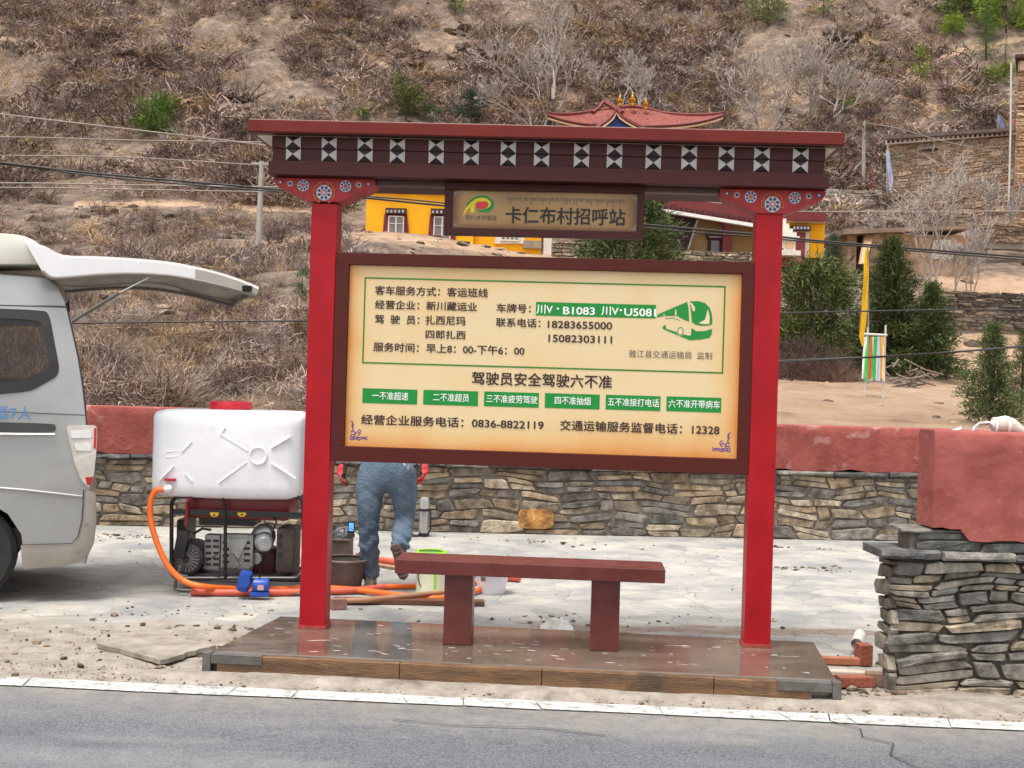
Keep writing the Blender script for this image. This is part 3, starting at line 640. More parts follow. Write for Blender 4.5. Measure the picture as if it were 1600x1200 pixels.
# ---------------------------------------------------------------- stone walls
def stone_mat(name):
    return M(name, (150, 146, 140), .82, .3, 9, .7, 34, rgb2=(255, 252, 246), attr='Col', spec=.3, detail=9)
STONE = stone_mat('wall_stone')
MORT = M('wall_mortar', (134, 124, 112), .9, .25, 14, .5, 40)
def stones(mb, L, z0, z1, X, pal, hmin, hmax, lmin, lmax, seed, proud=.035, yface=0.0, skip=None):
    r = random.Random(seed); z = z0
    while z < z1-.012:
        h = min(r.uniform(hmin, hmax), z1-z)
        if z1-z-h < hmin*.6: h = z1-z
        x = -r.uniform(0, lmin)
        while x < L:
            l = r.uniform(lmin, lmax)*(.5+.5*h/hmax+.2)
            hh = h*r.uniform(.72, 1.0) if r.random() < .4 else h*.96
            parts = [(z, hh)] if not (h > hmin*2.2 and r.random() < .55) else [(z, h*.46), (z+h*.49, h*.46)]
            for zb, ph in parts:
                xa, xb = max(0, x), min(L, x+l)
                if xb-xa < .03: continue
                if skip and skip((xa+xb)/2, zb+ph/2): continue
                n = r.choice((7, 8, 9, 11)); cx, cz = (xa+xb)/2, zb+ph/2; rx, rz = (xb-xa)/2*1.0, ph/2*1.0; pr = proud*r.uniform(.25, 1.25)
                tl = r.uniform(-.07, .07); pts = []
                for k in range(n):
                    a = 2*math.pi*(k+.5)/n+r.uniform(-.22, .22); ca, sa = math.cos(a), math.sin(a)
                    e = .30; px = math.copysign(abs(ca)**e, ca)*rx*r.uniform(.90, 1.01); pz = math.copysign(abs(sa)**e, sa)*rz*r.uniform(.86, 1.02)
                    pts.append((cx+px, cz+pz+tl*px))
                vs = [(p[0], yface+.02, p[1]) for p in pts]
                vs += [(p[0]*.99+cx*.01, yface-pr*r.uniform(.60, .95), p[1]*.97+cz*.03) for p in pts]
                vs += [(cx+(p[0]-cx)*.88+r.uniform(-.04, .04)*rx, yface-pr*r.uniform(.85, 1.15), cz+(p[1]-cz)*.80) for p in pts]
                vs.append((cx+r.uniform(-.1, .1)*rx, yface-pr*r.uniform(.9, 1.15), cz))
                fs = []
                for q in range(2): fs += [(q*n+k, q*n+(k+1) % n, (q+1)*n+(k+1) % n, (q+1)*n+k) for k in range(n)]
                fs += [(2*n+k, 2*n+(k+1) % n, 3*n) for k in range(n)]
                c = lin(pal[r.randrange(len(pal))]); q = r.uniform(.72, 1.22); mb.cc = tuple(v*q for v in c)
                hs_ = min(1, (z1-z0)/.7); vs = [(v[0]+.03*hs_*math.sin(v[2]*21+v[0]*3+seed), v[1], min(z1+.005, max(z0, v[2]+.020*hs_*(math.sin(v[0]*4.3+seed)+.7*math.sin(v[0]*9.7+v[2]*11+seed*2))*min(1, (z1-v[2])/.1)*min(1, (v[2]-z0)/.05)))) for v in vs]
                mb.add(vs, fs, X)
            x += l+r.uniform(.0, .008)
        z += h
    mb.cc = None
def slabs(mb, L, z, X, pal, seed, hmin=.03, hmax=.05, y0=-.06, y1=.28, lmin=.25, lmax=.7):
    r = random.Random(seed); x = -.05
    while x < L:
        l = r.uniform(lmin, lmax); h = r.uniform(hmin, hmax); yo = y0+r.uniform(-.03, .03); zz = z+r.uniform(-.008, .008); n = 6
        fr = [(x+(l-.012)*k/(n-1), yo+r.uniform(-.014, .014)) for k in range(n)]
        vs = []; 
        for dz, off in ((0, .006), (h*.35, -.004), (h*.7, .0), (h, .012)):
            vs += [(a, b+off+r.uniform(-.006, .006), zz+dz+r.uniform(-.003, .003)) for a, b in fr]
        vs += [(a, y1, zz+h) for a, b in fr]+[(a, y1, zz) for a, b in fr]
        fs = []
        rows = 6
        for i in range(rows):
            for k in range(n-1): fs.append((i*n+k, i*n+k+1, ((i+1) % rows)*n+k+1, ((i+1) % rows)*n+k))
        fs += [tuple(i*n for i in range(rows)), tuple(i*n+n-1 for i in range(rows))]
        c = lin(pal[r.randrange(len(pal))]); q = r.uniform(.85, 1.15); mb.cc = tuple(v*q for v in c); mb.add(vs, fs, X); x += l
    mb.cc = None
def red_plaster(name):
    m = M(name, (128, 60, 53), .85, .16, 3, .5, 22, rgb2=(158, 82, 72))
    n = m.node_tree.nodes; l = m.node_tree.links; b = n['Principled BSDF']; src = b.inputs['Base Color'].links[0].from_socket
    tc = n.new('ShaderNodeTexCoord'); nz = n.new('ShaderNodeTexNoise'); nz.inputs['Scale'].default_value = 3.1; nz.inputs['Detail'].default_value = 8; nz.inputs['Roughness'].default_value = .62; nz.inputs['Distortion'].default_value = .7
    l.new(tc.outputs['Object'], nz.inputs['Vector']); mr = n.new('ShaderNodeMapRange'); mr.inputs[1].default_value = .56; mr.inputs[2].default_value = .70; mr.inputs[4].default_value = .62
    l.new(nz.outputs[0], mr.inputs[0]); mx = n.new('ShaderNodeMix'); mx.data_type = 'RGBA'; l.new(mr.outputs[0], mx.inputs[0]); l.new(src, mx.inputs[6]); mx.inputs[7].default_value = (*lin((196, 164, 158)), 1); l.new(mx.outputs[2], b.inputs['Base Color'])
    return m
RPL = red_plaster('red_limewash')
def bumpy_box(mb, x0, x1, y0, y1, z0f, z1, X, seed, step=.06):
    """front/top of a hand-plastered block; z0f(x) is its ragged lower edge"""
    n = max(3, int((x1-x0)/step)); r = random.Random(seed); P = []
    for k in range(n+1):
        x = x0+(x1-x0)*k/n; zb = z0f(x); j = lambda: r.uniform(-.0025, .0025)
        row = [(x, y1, zb)]+[(x, y0+j(), zb+(z1-.02-zb)*q/6) for q in range(7)]+[(x, y0+.012, z1-.004+j()*.6), (x, y0+.04, z1+j()*.6), (x, y1-.03, z1+j()*.6), (x, y1, z1-.02), (x, y1, zb)]
        P.append(row)
    k = len(mb.v); mb.add([p for rw in P for p in rw], [(i*len(P[0])+q, (i+1)*len(P[0])+q, (i+1)*len(P[0])+q+1, i*len(P[0])+q+1) for i in range(n) for q in range(len(P[0])-1)], X)
    m = len(P[0]); mb.add(P[0], [tuple(range(m-1))], X); mb.add(P[-1], [tuple(range(m-1))], X)
A, B = Vector((-3.96, 12.72, 0)), Vector((3.57, 13.30, 0)); ang = math.atan2(B.y-A.y, B.x-A.x)
XB = Matrix.Translation(A+(A-B).normalized()*4.2) @ Matrix.Rotation(ang, 4, 'Z'); LB = 15.5
yw = thing('yard_wall', XB @ Vector((LB/2, .2, 0)), 'long low stone wall with slate coping and red plastered top band at the back of the yard', 'wall')
m = MB(XB); m.box(0, LB, .012, .36, -.05, .70); 
m.build('wall_core', MORT, yw)
m = MB(XB); palb = [(178, 166, 148), (156, 150, 142), (192, 172, 146), (136, 132, 128), (170, 156, 138), (196, 182, 162), (148, 142, 136), (172, 152, 130)]
stones(m, LB, 0, .70, XB, palb, .045, .20, .12, .60, 5, proud=.028); m.cc = lin((206, 152, 92)); 
# one large ochre boulder
xo = (XB.inverted() @ G(838, 836)).x
m.cc = None; r_ = random.Random(2); n = 12; pts = [(xo+.20*math.copysign(abs(math.cos(6.283*(k+.5)/n))**.5, math.cos(6.283*(k+.5)/n)), .165+.115*math.copysign(abs(math.sin(6.283*(k+.5)/n))**.5, math.sin(6.283*(k+.5)/n))) for k in range(n)]
m.cc = lin((214, 158, 96)); m.add([(a, .02, b) for a, b in pts]+[(xo+(a-xo)*.95, -.045+r_.uniform(-.005, .005), .165+(b-.165)*.93) for a, b in pts]+[(xo, -.06, .165)], [(k, (k+1) % n, n+(k+1) % n, n+k) for k in range(n)]+[(n+k, n+(k+1) % n, 2*n) for k in range(n)], XB); m.cc = None
m.build('stonework', STONE, yw)
m = MB(XB); slabs(m, LB, .705, XB, [(120, 120, 120), (146, 142, 134), (104, 104, 106)], 8, .025, .05, -.09, .34); m.build('coping', STONE, yw)
m = MB(XB); bumpy_box(m, 0, LB, -.015, .30, lambda x: .755+.012*math.sin(x*7)+.01*math.sin(x*17), 1.245, XB, 3, .1); m.build('plaster_band', RPL, yw, smooth=True)
# roadside wall end on the right
C = G(1389, 1082, 0); XR = Matrix.Translation(C) @ Matrix.Rotation(math.radians(1.5), 4, 'Z'); LR = 3.4; TR_ = .24
rw = thing('roadside_wall', C+Vector((.8, .1, 0)), 'grey dry-laid slate wall with rough red plaster block on top, at the road edge on the right', 'wall')
MB(XR).box(.035, LR, .03, TR_-.02, -.05, .72).box(.10, LR, .03, TR_-.02, .70, .87).build('wall_core', M('wall_earth', (112, 104, 94), .95, .3, 14, .6, 40), rw)
palr = [(150, 146, 139), (164, 157, 148), (132, 131, 128), (172, 160, 142), (152, 147, 140), (142, 138, 133), (168, 156, 138)]
m = MB(XR); stones(m, LR, .0, .715, XR, palr, .03, .125, .10, .45, 11, proud=.03, yface=.0)
XE = XR @ Matrix.Translation((.012, TR_, 0)) @ Matrix.Rotation(math.radians(-90), 4, 'Z'); stones(m, TR_, 0, .715, XE, [(150, 142, 130), (132, 126, 116)], .06, .13, .12, .26, 12, proud=.02)
stones(m, LR-.14, .765, .865, XR @ Matrix.Translation((.13, .02, 0)), [(98, 100, 100), (112, 112, 108)], .05, .10, .25, .6, 13, proud=.03)
m.build('stonework', STONE, rw)
m = MB(XR); slabs(m, LR, .722, XR @ Matrix.Translation((-.03, 0, 0)), [(126, 126, 126), (142, 140, 136), (112, 112, 114)], 14, .030, .052, -.065, TR_+.03, .3, .62)
slabs(m, LR-.1, .868, XR @ Matrix.Translation((.10, .01, 0)), [(112, 114, 112), (136, 134, 128)], 15, .02, .032, -.02, TR_, .2, .5); m.build('coping', STONE, rw)
m = MB(XR); bumpy_box(m, .205, LR, -.012, TR_-.01, lambda x: (.90 if x < .30 else .885 if x < .36 else .83)+.006*math.sin(x*23)+.004*math.sin(x*61), 1.418, XR, 4, .05); m.build('plaster_block', M('red_plaster', (134, 64, 58), .88, .14, 4, .45, 14, rgb2=(160, 86, 78), speck=[((176, 120, 112), 6, .62, .08, .5)]), rw, smooth=True)
CANV = M('canvas', (196, 190, 176), .8, .12, 8, .3, 30)
PW = lambda px, py, d=6.78: W(px, py, d)
m = MB(); m.tube([PW(1549, 668), PW(1556, 665), PW(1570, 663), PW(1580, 666), PW(1600, 676), PW(1640, 680), PW(1700, 681)], [.030, .046, .050, .046, .026, .016, .012], 14)
ro = m.build('canvas_roll', CANV, loc=PW(1575, 680), smooth=True); tag(ro, 'rolled beige canvas tied with white strips lying on the red wall block', 'canvas roll')
m = MB(); tie = M('white_tie', (226, 224, 222), .6, .05, 10)
m.tube([PW(1519, 678, 6.74), PW(1522, 668, 6.74), PW(1530, 661, 6.74), PW(1546, 660, 6.73), PW(1552, 664, 6.73)], .006, 8)
m.build('tie_strip', tie, ro)
for px, py, r_ in ((1553, 666, .050), (1573, 665, .053)): m = MB(); m.lathe([(r_-.004, -.008), (r_, -.006), (r_, .006), (r_-.004, .008)], PW(px, py), (1, 0, 0), 18, cap=False); m.build('tie_band', tie, ro)
m = MB(); m.tube([PW(1484, 676), PW(1494, 673), PW(1502, 669)], [.014, .012, .010], 8); tag(m.build('plastic_scrap', tie, loc=PW(1490, 677)), 'small crumpled white plastic scrap on the red wall block', 'plastic scrap')

# ---------------------------------------------------------------- van
VA = math.radians(19); VO = G(-60, 945, 0)             # near rear wheel contact
XV = Matrix.Translation(VO) @ Matrix.Rotation(VA, 4, 'Z'); XVI = XV.inverted()
def V2(px, py, v=0.0):                  # photo position -> (u, w) on the van's side plane
    o = XVI @ Vector((0, 0, EYE)); d = XVI.to_3x3() @ Vector(ray(px, py)); t = (v-o.y)/d.y; p = o+d*t; return (p.x, p.z)
SILVER = M('silver_paint', (158, 158, 157), .3, .03, 5, spec=.6, metal=.25, coat=.6, speck=[((140, 136, 130), 1.5, .52, .2, .4), ((124, 118, 110), 50, .68, .05, .35)])
LOWER = M('bumper_paint', (146, 139, 129), .42, .08, 5, spec=.5, metal=.2, coat=.3, speck=[((120, 110, 98), 7, .55, .15, .5), ((96, 86, 74), 40, .64, .06, .5)])
def glass_mat():
    m = bpy.data.materials.new('van_glass'); m.use_nodes = True; n = m.node_tree.nodes; l = m.node_tree.links; n.remove(n['Principled BSDF'])
    t = n.new('ShaderNodeBsdfTransparent'); t.inputs[0].default_value = (.46, .42, .37, 1); gl = n.new('ShaderNodeBsdfGlossy'); gl.inputs['Roughness'].default_value = .02; fr = n.new('ShaderNodeFresnel'); mx = n.new('ShaderNodeMixShader')
    l.new(fr.outputs[0], mx.inputs[0]); l.new(t.outputs[0], mx.inputs[1]); l.new(gl.outputs[0], mx.inputs[2]); l.new(mx.outputs[0], n['Material Output'].inputs[0]); return m
VGLASS = glass_mat()
van = thing('van', VO+Vector((-.6, .7, 0)), 'silver passenger van at the left edge with its tailgate raised', 'van')
VW = 1.62
# side outline (u rearward, w up) traced at the near side and carried across the width with tumblehome
prof = [V2(x, y) for x, y in ((70, 429), (92, 445), (104, 470), (114, 515), (124, 560), (131, 605), (136, 650), (139, 690), (142, 740), (143, 800), (140, 860))]
arch = [V2(x, y) for x, y in ((34, 886), (32, 846), (28, 815), (18, 788), (0, 762))]
R_ = .385
front = -3.55
zt, zb = prof[0][1], arch[0][1]
out = [(front+.95, zt+.02), (-1.2, zt+.035)]+prof+[(prof[-1][0]-.02, zb+.015)]+[(arch[0][0], zb)]
out += [(R_*math.cos(a), .34+R_*math.sin(a)) for a in [math.radians(t) for t in (-5, 20, 45, 70, 90, 110, 135, 160, 185)]]+[(-.40, zb-.02), (-1.95, zb-.02)]
out += [(-2.35+R_*math.cos(a), .34+R_*math.sin(a)) for a in [math.radians(t) for t in (-5, 20, 45, 70, 90, 110, 135, 160, 185)]]+[(-2.76, zb-.02), (front+.1, zb+.02), (front-.05, .62), (front+.05, 1.05), (front+.30, 1.25)]
def tumble(w, side): # inset from the side plane
    return max(0, (w-1.05))*.10+max(0, w-1.75)*.14
def rounded(pts, r=.25, n=4):
    out = []
    for i, p in enumerate(pts):
        a, b = pts[i-1], pts[(i+1) % len(pts)]
        for k in range(n+1):
            t = k/n; p0 = (p[0]+(a[0]-p[0])*r, p[1]+(a[1]-p[1])*r); p1 = (p[0]+(b[0]-p[0])*r, p[1]+(b[1]-p[1])*r)
            out.append(((1-t)**2*p0[0]+2*t*(1-t)*p[0]+t*t*p1[0], (1-t)**2*p0[1]+2*t*(1-t)*p[1]+t*t*p1[1]))
    return out
m = MB(XV); n = len(out)
rings = []
for s_ in (0, .012, .5, .988, 1):
    ins = .03 if s_ in (0, 1) else 0
    row = []
    for (u, ww) in out:
        if s_ < .4: v = tumble(ww, 0)+(.0 if s_ == 0 else .02)
        elif s_ > .6: v = VW-tumble(ww, 0)-(.0 if s_ == 1 else .02)
        else: v = VW/2
        k = .985 if s_ in (0, 1) else 1.0
        row.append((u if s_ not in (0, 1) else u-(.012 if u > .5 else 0), v, ww+(.05 if s_ == .5 and ww > 1.9 else 0)-(.012 if s_ in (0, 1) and ww > 1.9 else 0)))
    rings.append(row)
vs = [p for r in rings for p in r]; fs = [(i*n+k, i*n+(k+1) % n, (i+1)*n+(k+1) % n, (i+1)*n+k) for i in range(4) for k in range(n) if 3 <= k <= 11 and False or not (4 <= k <= 8)]
m.add(vs, fs)
bm = bmesh.new()                         # flat side panels, triangulated
WIN = rounded([V2(x, y, .08) for x, y in ((-300, 488), (30, 498), (64, 502), (80, 574), (32, 596), (-300, 610))], .2)
for rg_, far in ((rings[0], False), (rings[4], True)):
    bm = bmesh.new(); hv = [bm.verts.new((u, (VW-tumble(w_, 0)) if far else tumble(w_, 0), w_)) for u, w_ in WIN]; ov = [bm.verts.new(p) for p in rg_]
    es = [bm.edges.new((L[i], L[(i+1) % len(L)])) for L in (hv, ov) for i in range(len(L))]
    bmesh.ops.triangle_fill(bm, use_beauty=True, use_dissolve=False, edges=es); bm.verts.index_update(); m.add([v.co.copy() for v in bm.verts], [[v.index for v in f.verts] for f in bm.faces]); bm.free()
m.build('body', SILVER, van, smooth=True)
# dark cabin interior seen through the open rear
m = MB(XV); us_ = prof[4][0]; m.box(us_-1.9, us_-.12, .22, VW-.22, .62, WIN[0][1]-.30); m.build('cabin', BLACK, van)
m = MB(XV); m.box(front+.4, prof[8][0]-.03, .10, VW-.10, .36, .50); m.build('floor_pan', BLACK, van)
def side_poly(name, pix, mat, dy, parent, th=.004):
    pts = [V2(x, y, tumble(1.3, 0)) for x, y in pix]
    m = MB(XV); k = len(pts); cu = sum(p[0] for p in pts)/k; cw = sum(p[1] for p in pts)/k
    m.add([(p[0], tumble(p[1], 0)-dy, p[1]) for p in pts]+[(p[0], tumble(p[1], 0)+.01, p[1]) for p in pts], [tuple(range(k))]+[(i, (i+1) % k, k+(i+1) % k, k+i) for i in range(k)])
    return m.build(name, mat, parent)
def rounded(pts, r=.25, n=4):
    out = []
    for i, p in enumerate(pts):
        a, b = pts[i-1], pts[(i+1) % len(pts)]
        for k in range(n+1):
            t = k/n; p0 = (p[0]+(a[0]-p[0])*r, p[1]+(a[1]-p[1])*r); p1 = (p[0]+(b[0]-p[0])*r, p[1]+(b[1]-p[1])*r)
            out.append(((1-t)**2*p0[0]+2*t*(1-t)*p[0]+t*t*p1[0], (1-t)**2*p0[1]+2*t*(1-t)*p[1]+t*t*p1[1]))
    return out
fo = rounded([V2(x, y, .08) for x, y in ((-330, 470), (40, 483), (76, 486), (95, 585), (44, 614), (-330, 628))], .2); RUBW = M('window_rubber', (36, 32, 32), .35, .1, 8)
for far in (False, True):
    m = MB(XV); k = len(fo); vy = (lambda w_, d_: VW-tumble(w_, 0)+d_) if far else (lambda w_, d_: tumble(w_, 0)-d_)
    m.add([(u, vy(w_, .006), w_) for u, w_ in fo]+[(u, vy(w_, .007), w_) for u, w_ in WIN], [(i, (i+1) % k, k+(i+1) % k, k+i) for i in range(k)]); fr_ = m.build('window_frame', RUBW, van)
    m = MB(XV); m.add([(u, vy(w_, -.004), w_) for u, w_ in WIN], [tuple(range(len(WIN)))]); m.build('side_window', VGLASS, fr_)
side_poly('rail_slot', rounded([(-300, 655), (84, 661), (88, 668), (84, 676), (-300, 673)], .3), M('rail_dark', (58, 56, 56), .35, .1, 8), .005, van)
m = MB(XV); a = V2(-300, 676); b = V2(86, 679); m.tube([(a[0], -.004, a[1]), (b[0], -.004, b[1])], .008, 6); m.build('rail_trim', M('chrome_trim', (190, 188, 186), .2, .05, 10, metal=.6), van)
m = MB(XV); a = V2(-300, 466); b = V2(104, 478); m.tube([(a[0], tumble(a[1], 0)+.004, a[1]), (b[0], tumble(b[1], 0)+.004, b[1])], .008, 6); m.build('roof_gutter', M('gutter_grey', (92, 92, 94), .4, .1, 10), van)
la = side_poly('tail_light', rounded([(103, 664), (152, 664), (151, 700), (147, 740), (139, 762), (126, 748), (114, 715)], .18), M('lamp_lens', (196, 188, 180), .12, .12, 9, spec=.7, coat=.8), .020, van)
side_poly('lamp_reflector', [(110, 672), (144, 672), (143, 684), (112, 684)], M('lamp_chrome', (216, 214, 210), .15, .08, 30, metal=.5), .0225, la); side_poly('lamp_reflector', [(116, 692), (143, 693), (142, 704), (119, 703)], M('lamp_chrome', (216, 214, 210)), .0225, la)
side_poly('red_lens', [(133, 745), (145, 744), (141, 757), (136, 757)], M('lamp_red', (176, 40, 44), .15, .1, 20), .0235, la); side_poly('red_lens', [(147, 668), (151, 668), (150, 700), (146, 700)], M('lamp_red', (176, 40, 44)), .0235, la)
# bumper: wraps the corner
bp = [V2(x, y) for x, y in ((134, 764), (150, 770), (151, 815), (147, 848), (138, 868), (104, 884), (36, 890), (32, 852), (112, 850), (124, 838), (130, 810))]
m = MB(XV); m.prism(bp, -.012, .06, lambda p, t: (p[0], t, p[1])); 
b2 = [V2(x, y) for x, y in ((138, 764), (150, 770), (151, 815), (147, 848), (138, 868), (118, 880), (118, 850))]
m.prism(b2, .061, VW-.0, lambda p, t: (p[0], t, p[1])); m.build('bumper', LOWER, van, bevel=.012, smooth=True)
# seam lines of the rear quarter
m = MB(XV)
for pl_ in (((131, 765), (128, 812), (122, 838), (112, 849), (34, 851)),):
    m.tube([(V2(x, y)[0], -.0135, V2(x, y)[1]) for x, y in pl_], .004, 5)
m.build('panel_seam', M('seam_dark', (60, 58, 56), .6, .1, 10), van)
m = MB(XV); m.tube([(V2(x, y)[0], -.001, V2(x, y)[1]) for x, y in ((-300, 752), (-60, 758), (40, 766), (128, 776))], .010, 6); m.build('body_crease', SILVER, van, smooth=True)
m = MB(XV); m.tube([(V2(x, y)[0], -.0005+tumble(V2(x, y)[1], 0), V2(x, y)[1]) for x, y in ((-300, 640), (0, 643), (137, 649))], .003, 5); m.build('panel_seam', M('seam_dark', (60, 58, 56)), van)
m = MB(XV); c = V2(134, 817); m.lathe([(.016, 0), (.016, .004), (.012, .005)], (c[0], -.012, c[1]), (0, -1, 0), 14); m.build('sensor_cap', LOWER, van)
def wheel(u, v, sgn):
    m = MB(XV); c = (u, v, .34); m.lathe([(.20, -.09), (.30, -.10), (.335, -.07), (.34, 0), (.335, .07), (.30, .10), (.20, .09)], c, (0, 1, 0), 36)
    wl = MB(XV).lathe([(.05, -.088*1), (.19, -.080), (.20, -.094), (.205, .0)], c, (0, sgn, 0), 28)
    h = m.build('wheel', M('tyre_rubber', (44, 42, 42), .85, .2, 12, .2), van, smooth=True); wl.build('rim', M('steel_rim', (150, 150, 152), .35, .1, 8, metal=.5), h, smooth=True)
for u in (0, -2.35): wheel(u, .13, 1); wheel(u, VW-.13, -1)
for u in (0,):
    m = MB(XV); P = [[(u+R_*math.cos(math.radians(t)), v, .34+R_*math.sin(math.radians(t))) for t in range(-5, 190, 15)] for v in (.0, .30)]; m.grid(P); m.build('wheel_well', BLACK, van)
# roof pod and hinge cap
PODM = M('roof_pod_cream', (222, 220, 206), .35, .05, 6, coat=.3); RW = M('lit_tailgate_silver', (232, 232, 232), .3, .03, 6, coat=.5)  # tailgate silver painted near-white, the bright light on it put into the colour
pod = [V2(x, y, .3) for x, y in ((-320, 372), (-60, 366), (0, 367), (36, 370), (58, 380), (72, 394), (78, 412), (70, 416), (-320, 416))]
m = MB(XV); m.prism(rounded(pod, .38, 4), .16, VW-.16, lambda p, t: (p[0], t, p[1])); m.build('roof_pod', PODM, van, bevel=.03, smooth=True)
# raised tailgate: a curved door carried across the width
top = [V2(x, y, .05) for x, y in ((40, 380), (68, 388), (98, 402), (150, 404), (205, 407), (260, 412), (305, 420), (345, 430), (380, 442), (404, 452))]
bot = [V2(x, y, .05) for x, y in ((66, 424), (80, 434), (105, 434), (150, 430), (205, 428), (260, 431), (305, 438), (345, 447), (378, 456), (400, 462))]
def dens(q, n=3):
    return [(p.x, p.z) for p in smoothline([(u, 0, w_) for u, w_ in q], n)]
top, bot = dens(top), dens(bot)
def gate(rows, w0, w1, name, mat, parent, inset=0):
    m = MB(XV); P = []
    for j in range(9):
        t = j/8; v = w0+(w1-w0)*t; crown = .05*(1-(2*t-1)**4)
        P.append([(u+.06*(1-(2*t-1)**2)*(i/len(rows))**2, v, ww+crown-inset) for i, (u, ww) in enumerate(rows)])
    m.grid(P); return m, P
mt, P1 = gate(top, .05, VW-.05, 0, 0, 0); mb_, P2 = gate(bot, .05, VW-.05, 0, 0, 0)
tg = mt.build('tailgate', RW, van, smooth=True)
nn = len(top); cut = 19
for Pa, Pb in ((P1[0], P2[0]), (P1[-1], P2[-1])):
    m = MB(XV); m.add(Pa[:cut]+Pb[:cut], [(i, i+1, cut+i+1, cut+i) for i in range(cut-1)]); m.build('side_flange', RW, tg)
m = MB(XV); GLN = M('tailgate_liner', (150, 143, 132), .7, .15, 6, .2)
for Pa, Pb in ((P1[0], P2[0]), (P1[-1], P2[-1])):
    m.add(Pa[cut-1:]+Pb[cut-1:], [(i, i+1, nn-cut+1+i+1, nn-cut+1+i) for i in range(nn-cut)])
e1 = [r[-1] for r in P1]; e2 = [r[-1] for r in P2]; m.add(e1+e2, [(i, i+1, 9+i+1, 9+i) for i in range(8)])
m.build('lower_flange', M('flange_grey', (176, 170, 160), .5, .06, 8), tg)
m = MB(XV); P = [[(p[0], p[1], p[2]+.035+.012*math.sin(i*.55+j*.8)) for i, p in enumerate(r[1:])] for j, r in enumerate(P2)]; m.grid(P); m.build('inner_liner', GLN, tg, smooth=True)
m = MB(XV); rim = [(p[0], p[1], p[2]) for p in P2[0]]+[(r[-1][0], r[-1][1], r[-1][2]) for r in P2[1:]]+[(p[0], p[1], p[2]) for p in P2[-1][::-1]]; m.tube(rim, .014, 6); m.build('weather_strip', M('strip_grey', (128, 122, 114), .7, .1, 10), tg)
a = V2(386, 450, .04); m = MB(XV); m.box(a[0]-.035, a[0]+.035, .030, .047, a[1]-.022, a[1]+.018); m.build('latch', BLACK, tg, bevel=.006)
a, b, c = V2(112, 503, .1), V2(186, 458, .08), V2(238, 431, .06)
m = MB(XV); m.tube([(a[0], .06, a[1]), (b[0], .05, b[1])], .013, 10); gs = m.build('gas_strut', M('strut_body', (84, 80, 76), .4, .1, 10), van); m = MB(XV); m.tube([(b[0], .05, b[1]), (c[0], .06, c[1])], .006, 8); m.build('strut_rod', M('strut_rod', (190, 188, 186), .25, .05, 10, metal=.6), gs)
m = MB(XV); x0, z0 = V2(-33, 655); x1, z1 = V2(49, 653); fit_text(m, "核载7人", x0, x1, z0, z0+.094, -.004, 0, XV); m.build('blue_lettering', M('blue_vinyl', (56, 130, 196), .5, .1, 14), van, fix=False)

# ---------------------------------------------------------------- generator with a water tank on top
GD = 8.95
def gp_(px, py, dd=0.0): return W(px, py, GD+dd)
gen = thing('generator', gp_(368, 915, .25), 'portable petrol generator in a black tube frame with dark red fuel tank, beside the van', 'generator')
TUBE = M('black_tube', (26, 26, 28), .35, .2, 10); GDEP = .50
GRED = M('generator_red', (112, 22, 26), .35, .15, 6); ALU = M('cast_aluminium', (140, 140, 138), .45, .18, 14, .1, metal=.25); DKG = M('dark_grey_casting', (58, 56, 56), .55, .25, 12, .15)
def arc_loop(pts, r=.05, n=4):
    out = []; k = len(pts)
    for i in range(k):
        p = Vector(pts[i]); a = (Vector(pts[i-1])-p).normalized(); b = (Vector(pts[(i+1) % k])-p).normalized()
        for q in range(n+1):
            t = q/n; out.append((1-t)**2*(p+a*r)+2*t*(1-t)*p+t*t*(p+b*r))
    return out+[out[0]]
for dd in (0, GDEP):
    m = MB(); m.tube(arc_loop([gp_(268, 776, dd*0)+Vector((0, dd, 0)), gp_(474, 776)+Vector((0, dd, 0)), gp_(474, 904)+Vector((0, dd, 0)), gp_(268, 904)+Vector((0, dd, 0))], .07), .015, 8, cap=False)
    fr = m.build('frame_tube', TUBE, gen, smooth=True)
m = MB()
for px, py in ((290, 776), (450, 776), (290, 904), (450, 904)): m.tube([gp_(px, py), gp_(px, py)+Vector((0, GDEP, 0))], .014, 8)
m.tube([gp_(349, 776, -.01), gp_(352, 806, -.01), gp_(352, 902, -.01)], .013, 8); m.build('cross_tube', TUBE, gen)
m = MB(); a = gp_(270, 799); b = gp_(472, 803); m.box(a.x, b.x, a.y-.006, a.y+.012, a.z-.022, a.z+.020); rail_ = m.build('front_rail', M('rail_black', (34, 33, 34), .4, .1, 10), gen, bevel=.003)
for px in (335, 378):
    c = gp_(px, 804, -.009); m = MB(); m.cur = 0; m.prism([(-.028, .016), (.028, .016), (.034, .002), (.014, -.016), (-.014, -.016), (-.034, .002)], -.004, .001, lambda p, t: (c.x+p[0], c.y+t, c.z+p[1]))
    m.build('warning_sticker', M('sticker_yellow', (206, 160, 30), .4, .1, 20), rail_)
    m = MB(); m.prism([(-.012, -.007), (.012, -.007), (0, .010)], -.0055, -.0045, lambda p, t: (c.x+p[0], c.y+t, c.z+p[1])); m.build('warning_mark', BLACK, rail_)
a, b = gp_(287, 812), gp_(452, 781); m = MB(); m.box(a.x, b.x, a.y+.06, a.y+.44, a.z, b.z+.03, bev=.05); m.build('fuel_tank', GRED, gen, smooth=True)
m = MB(); a, b = gp_(306, 822), gp_(392, 808); m.box(a.x, b.x, a.y+.09, a.y+.38, a.z, b.z); m.build('tank_tray', BLACK, gen)
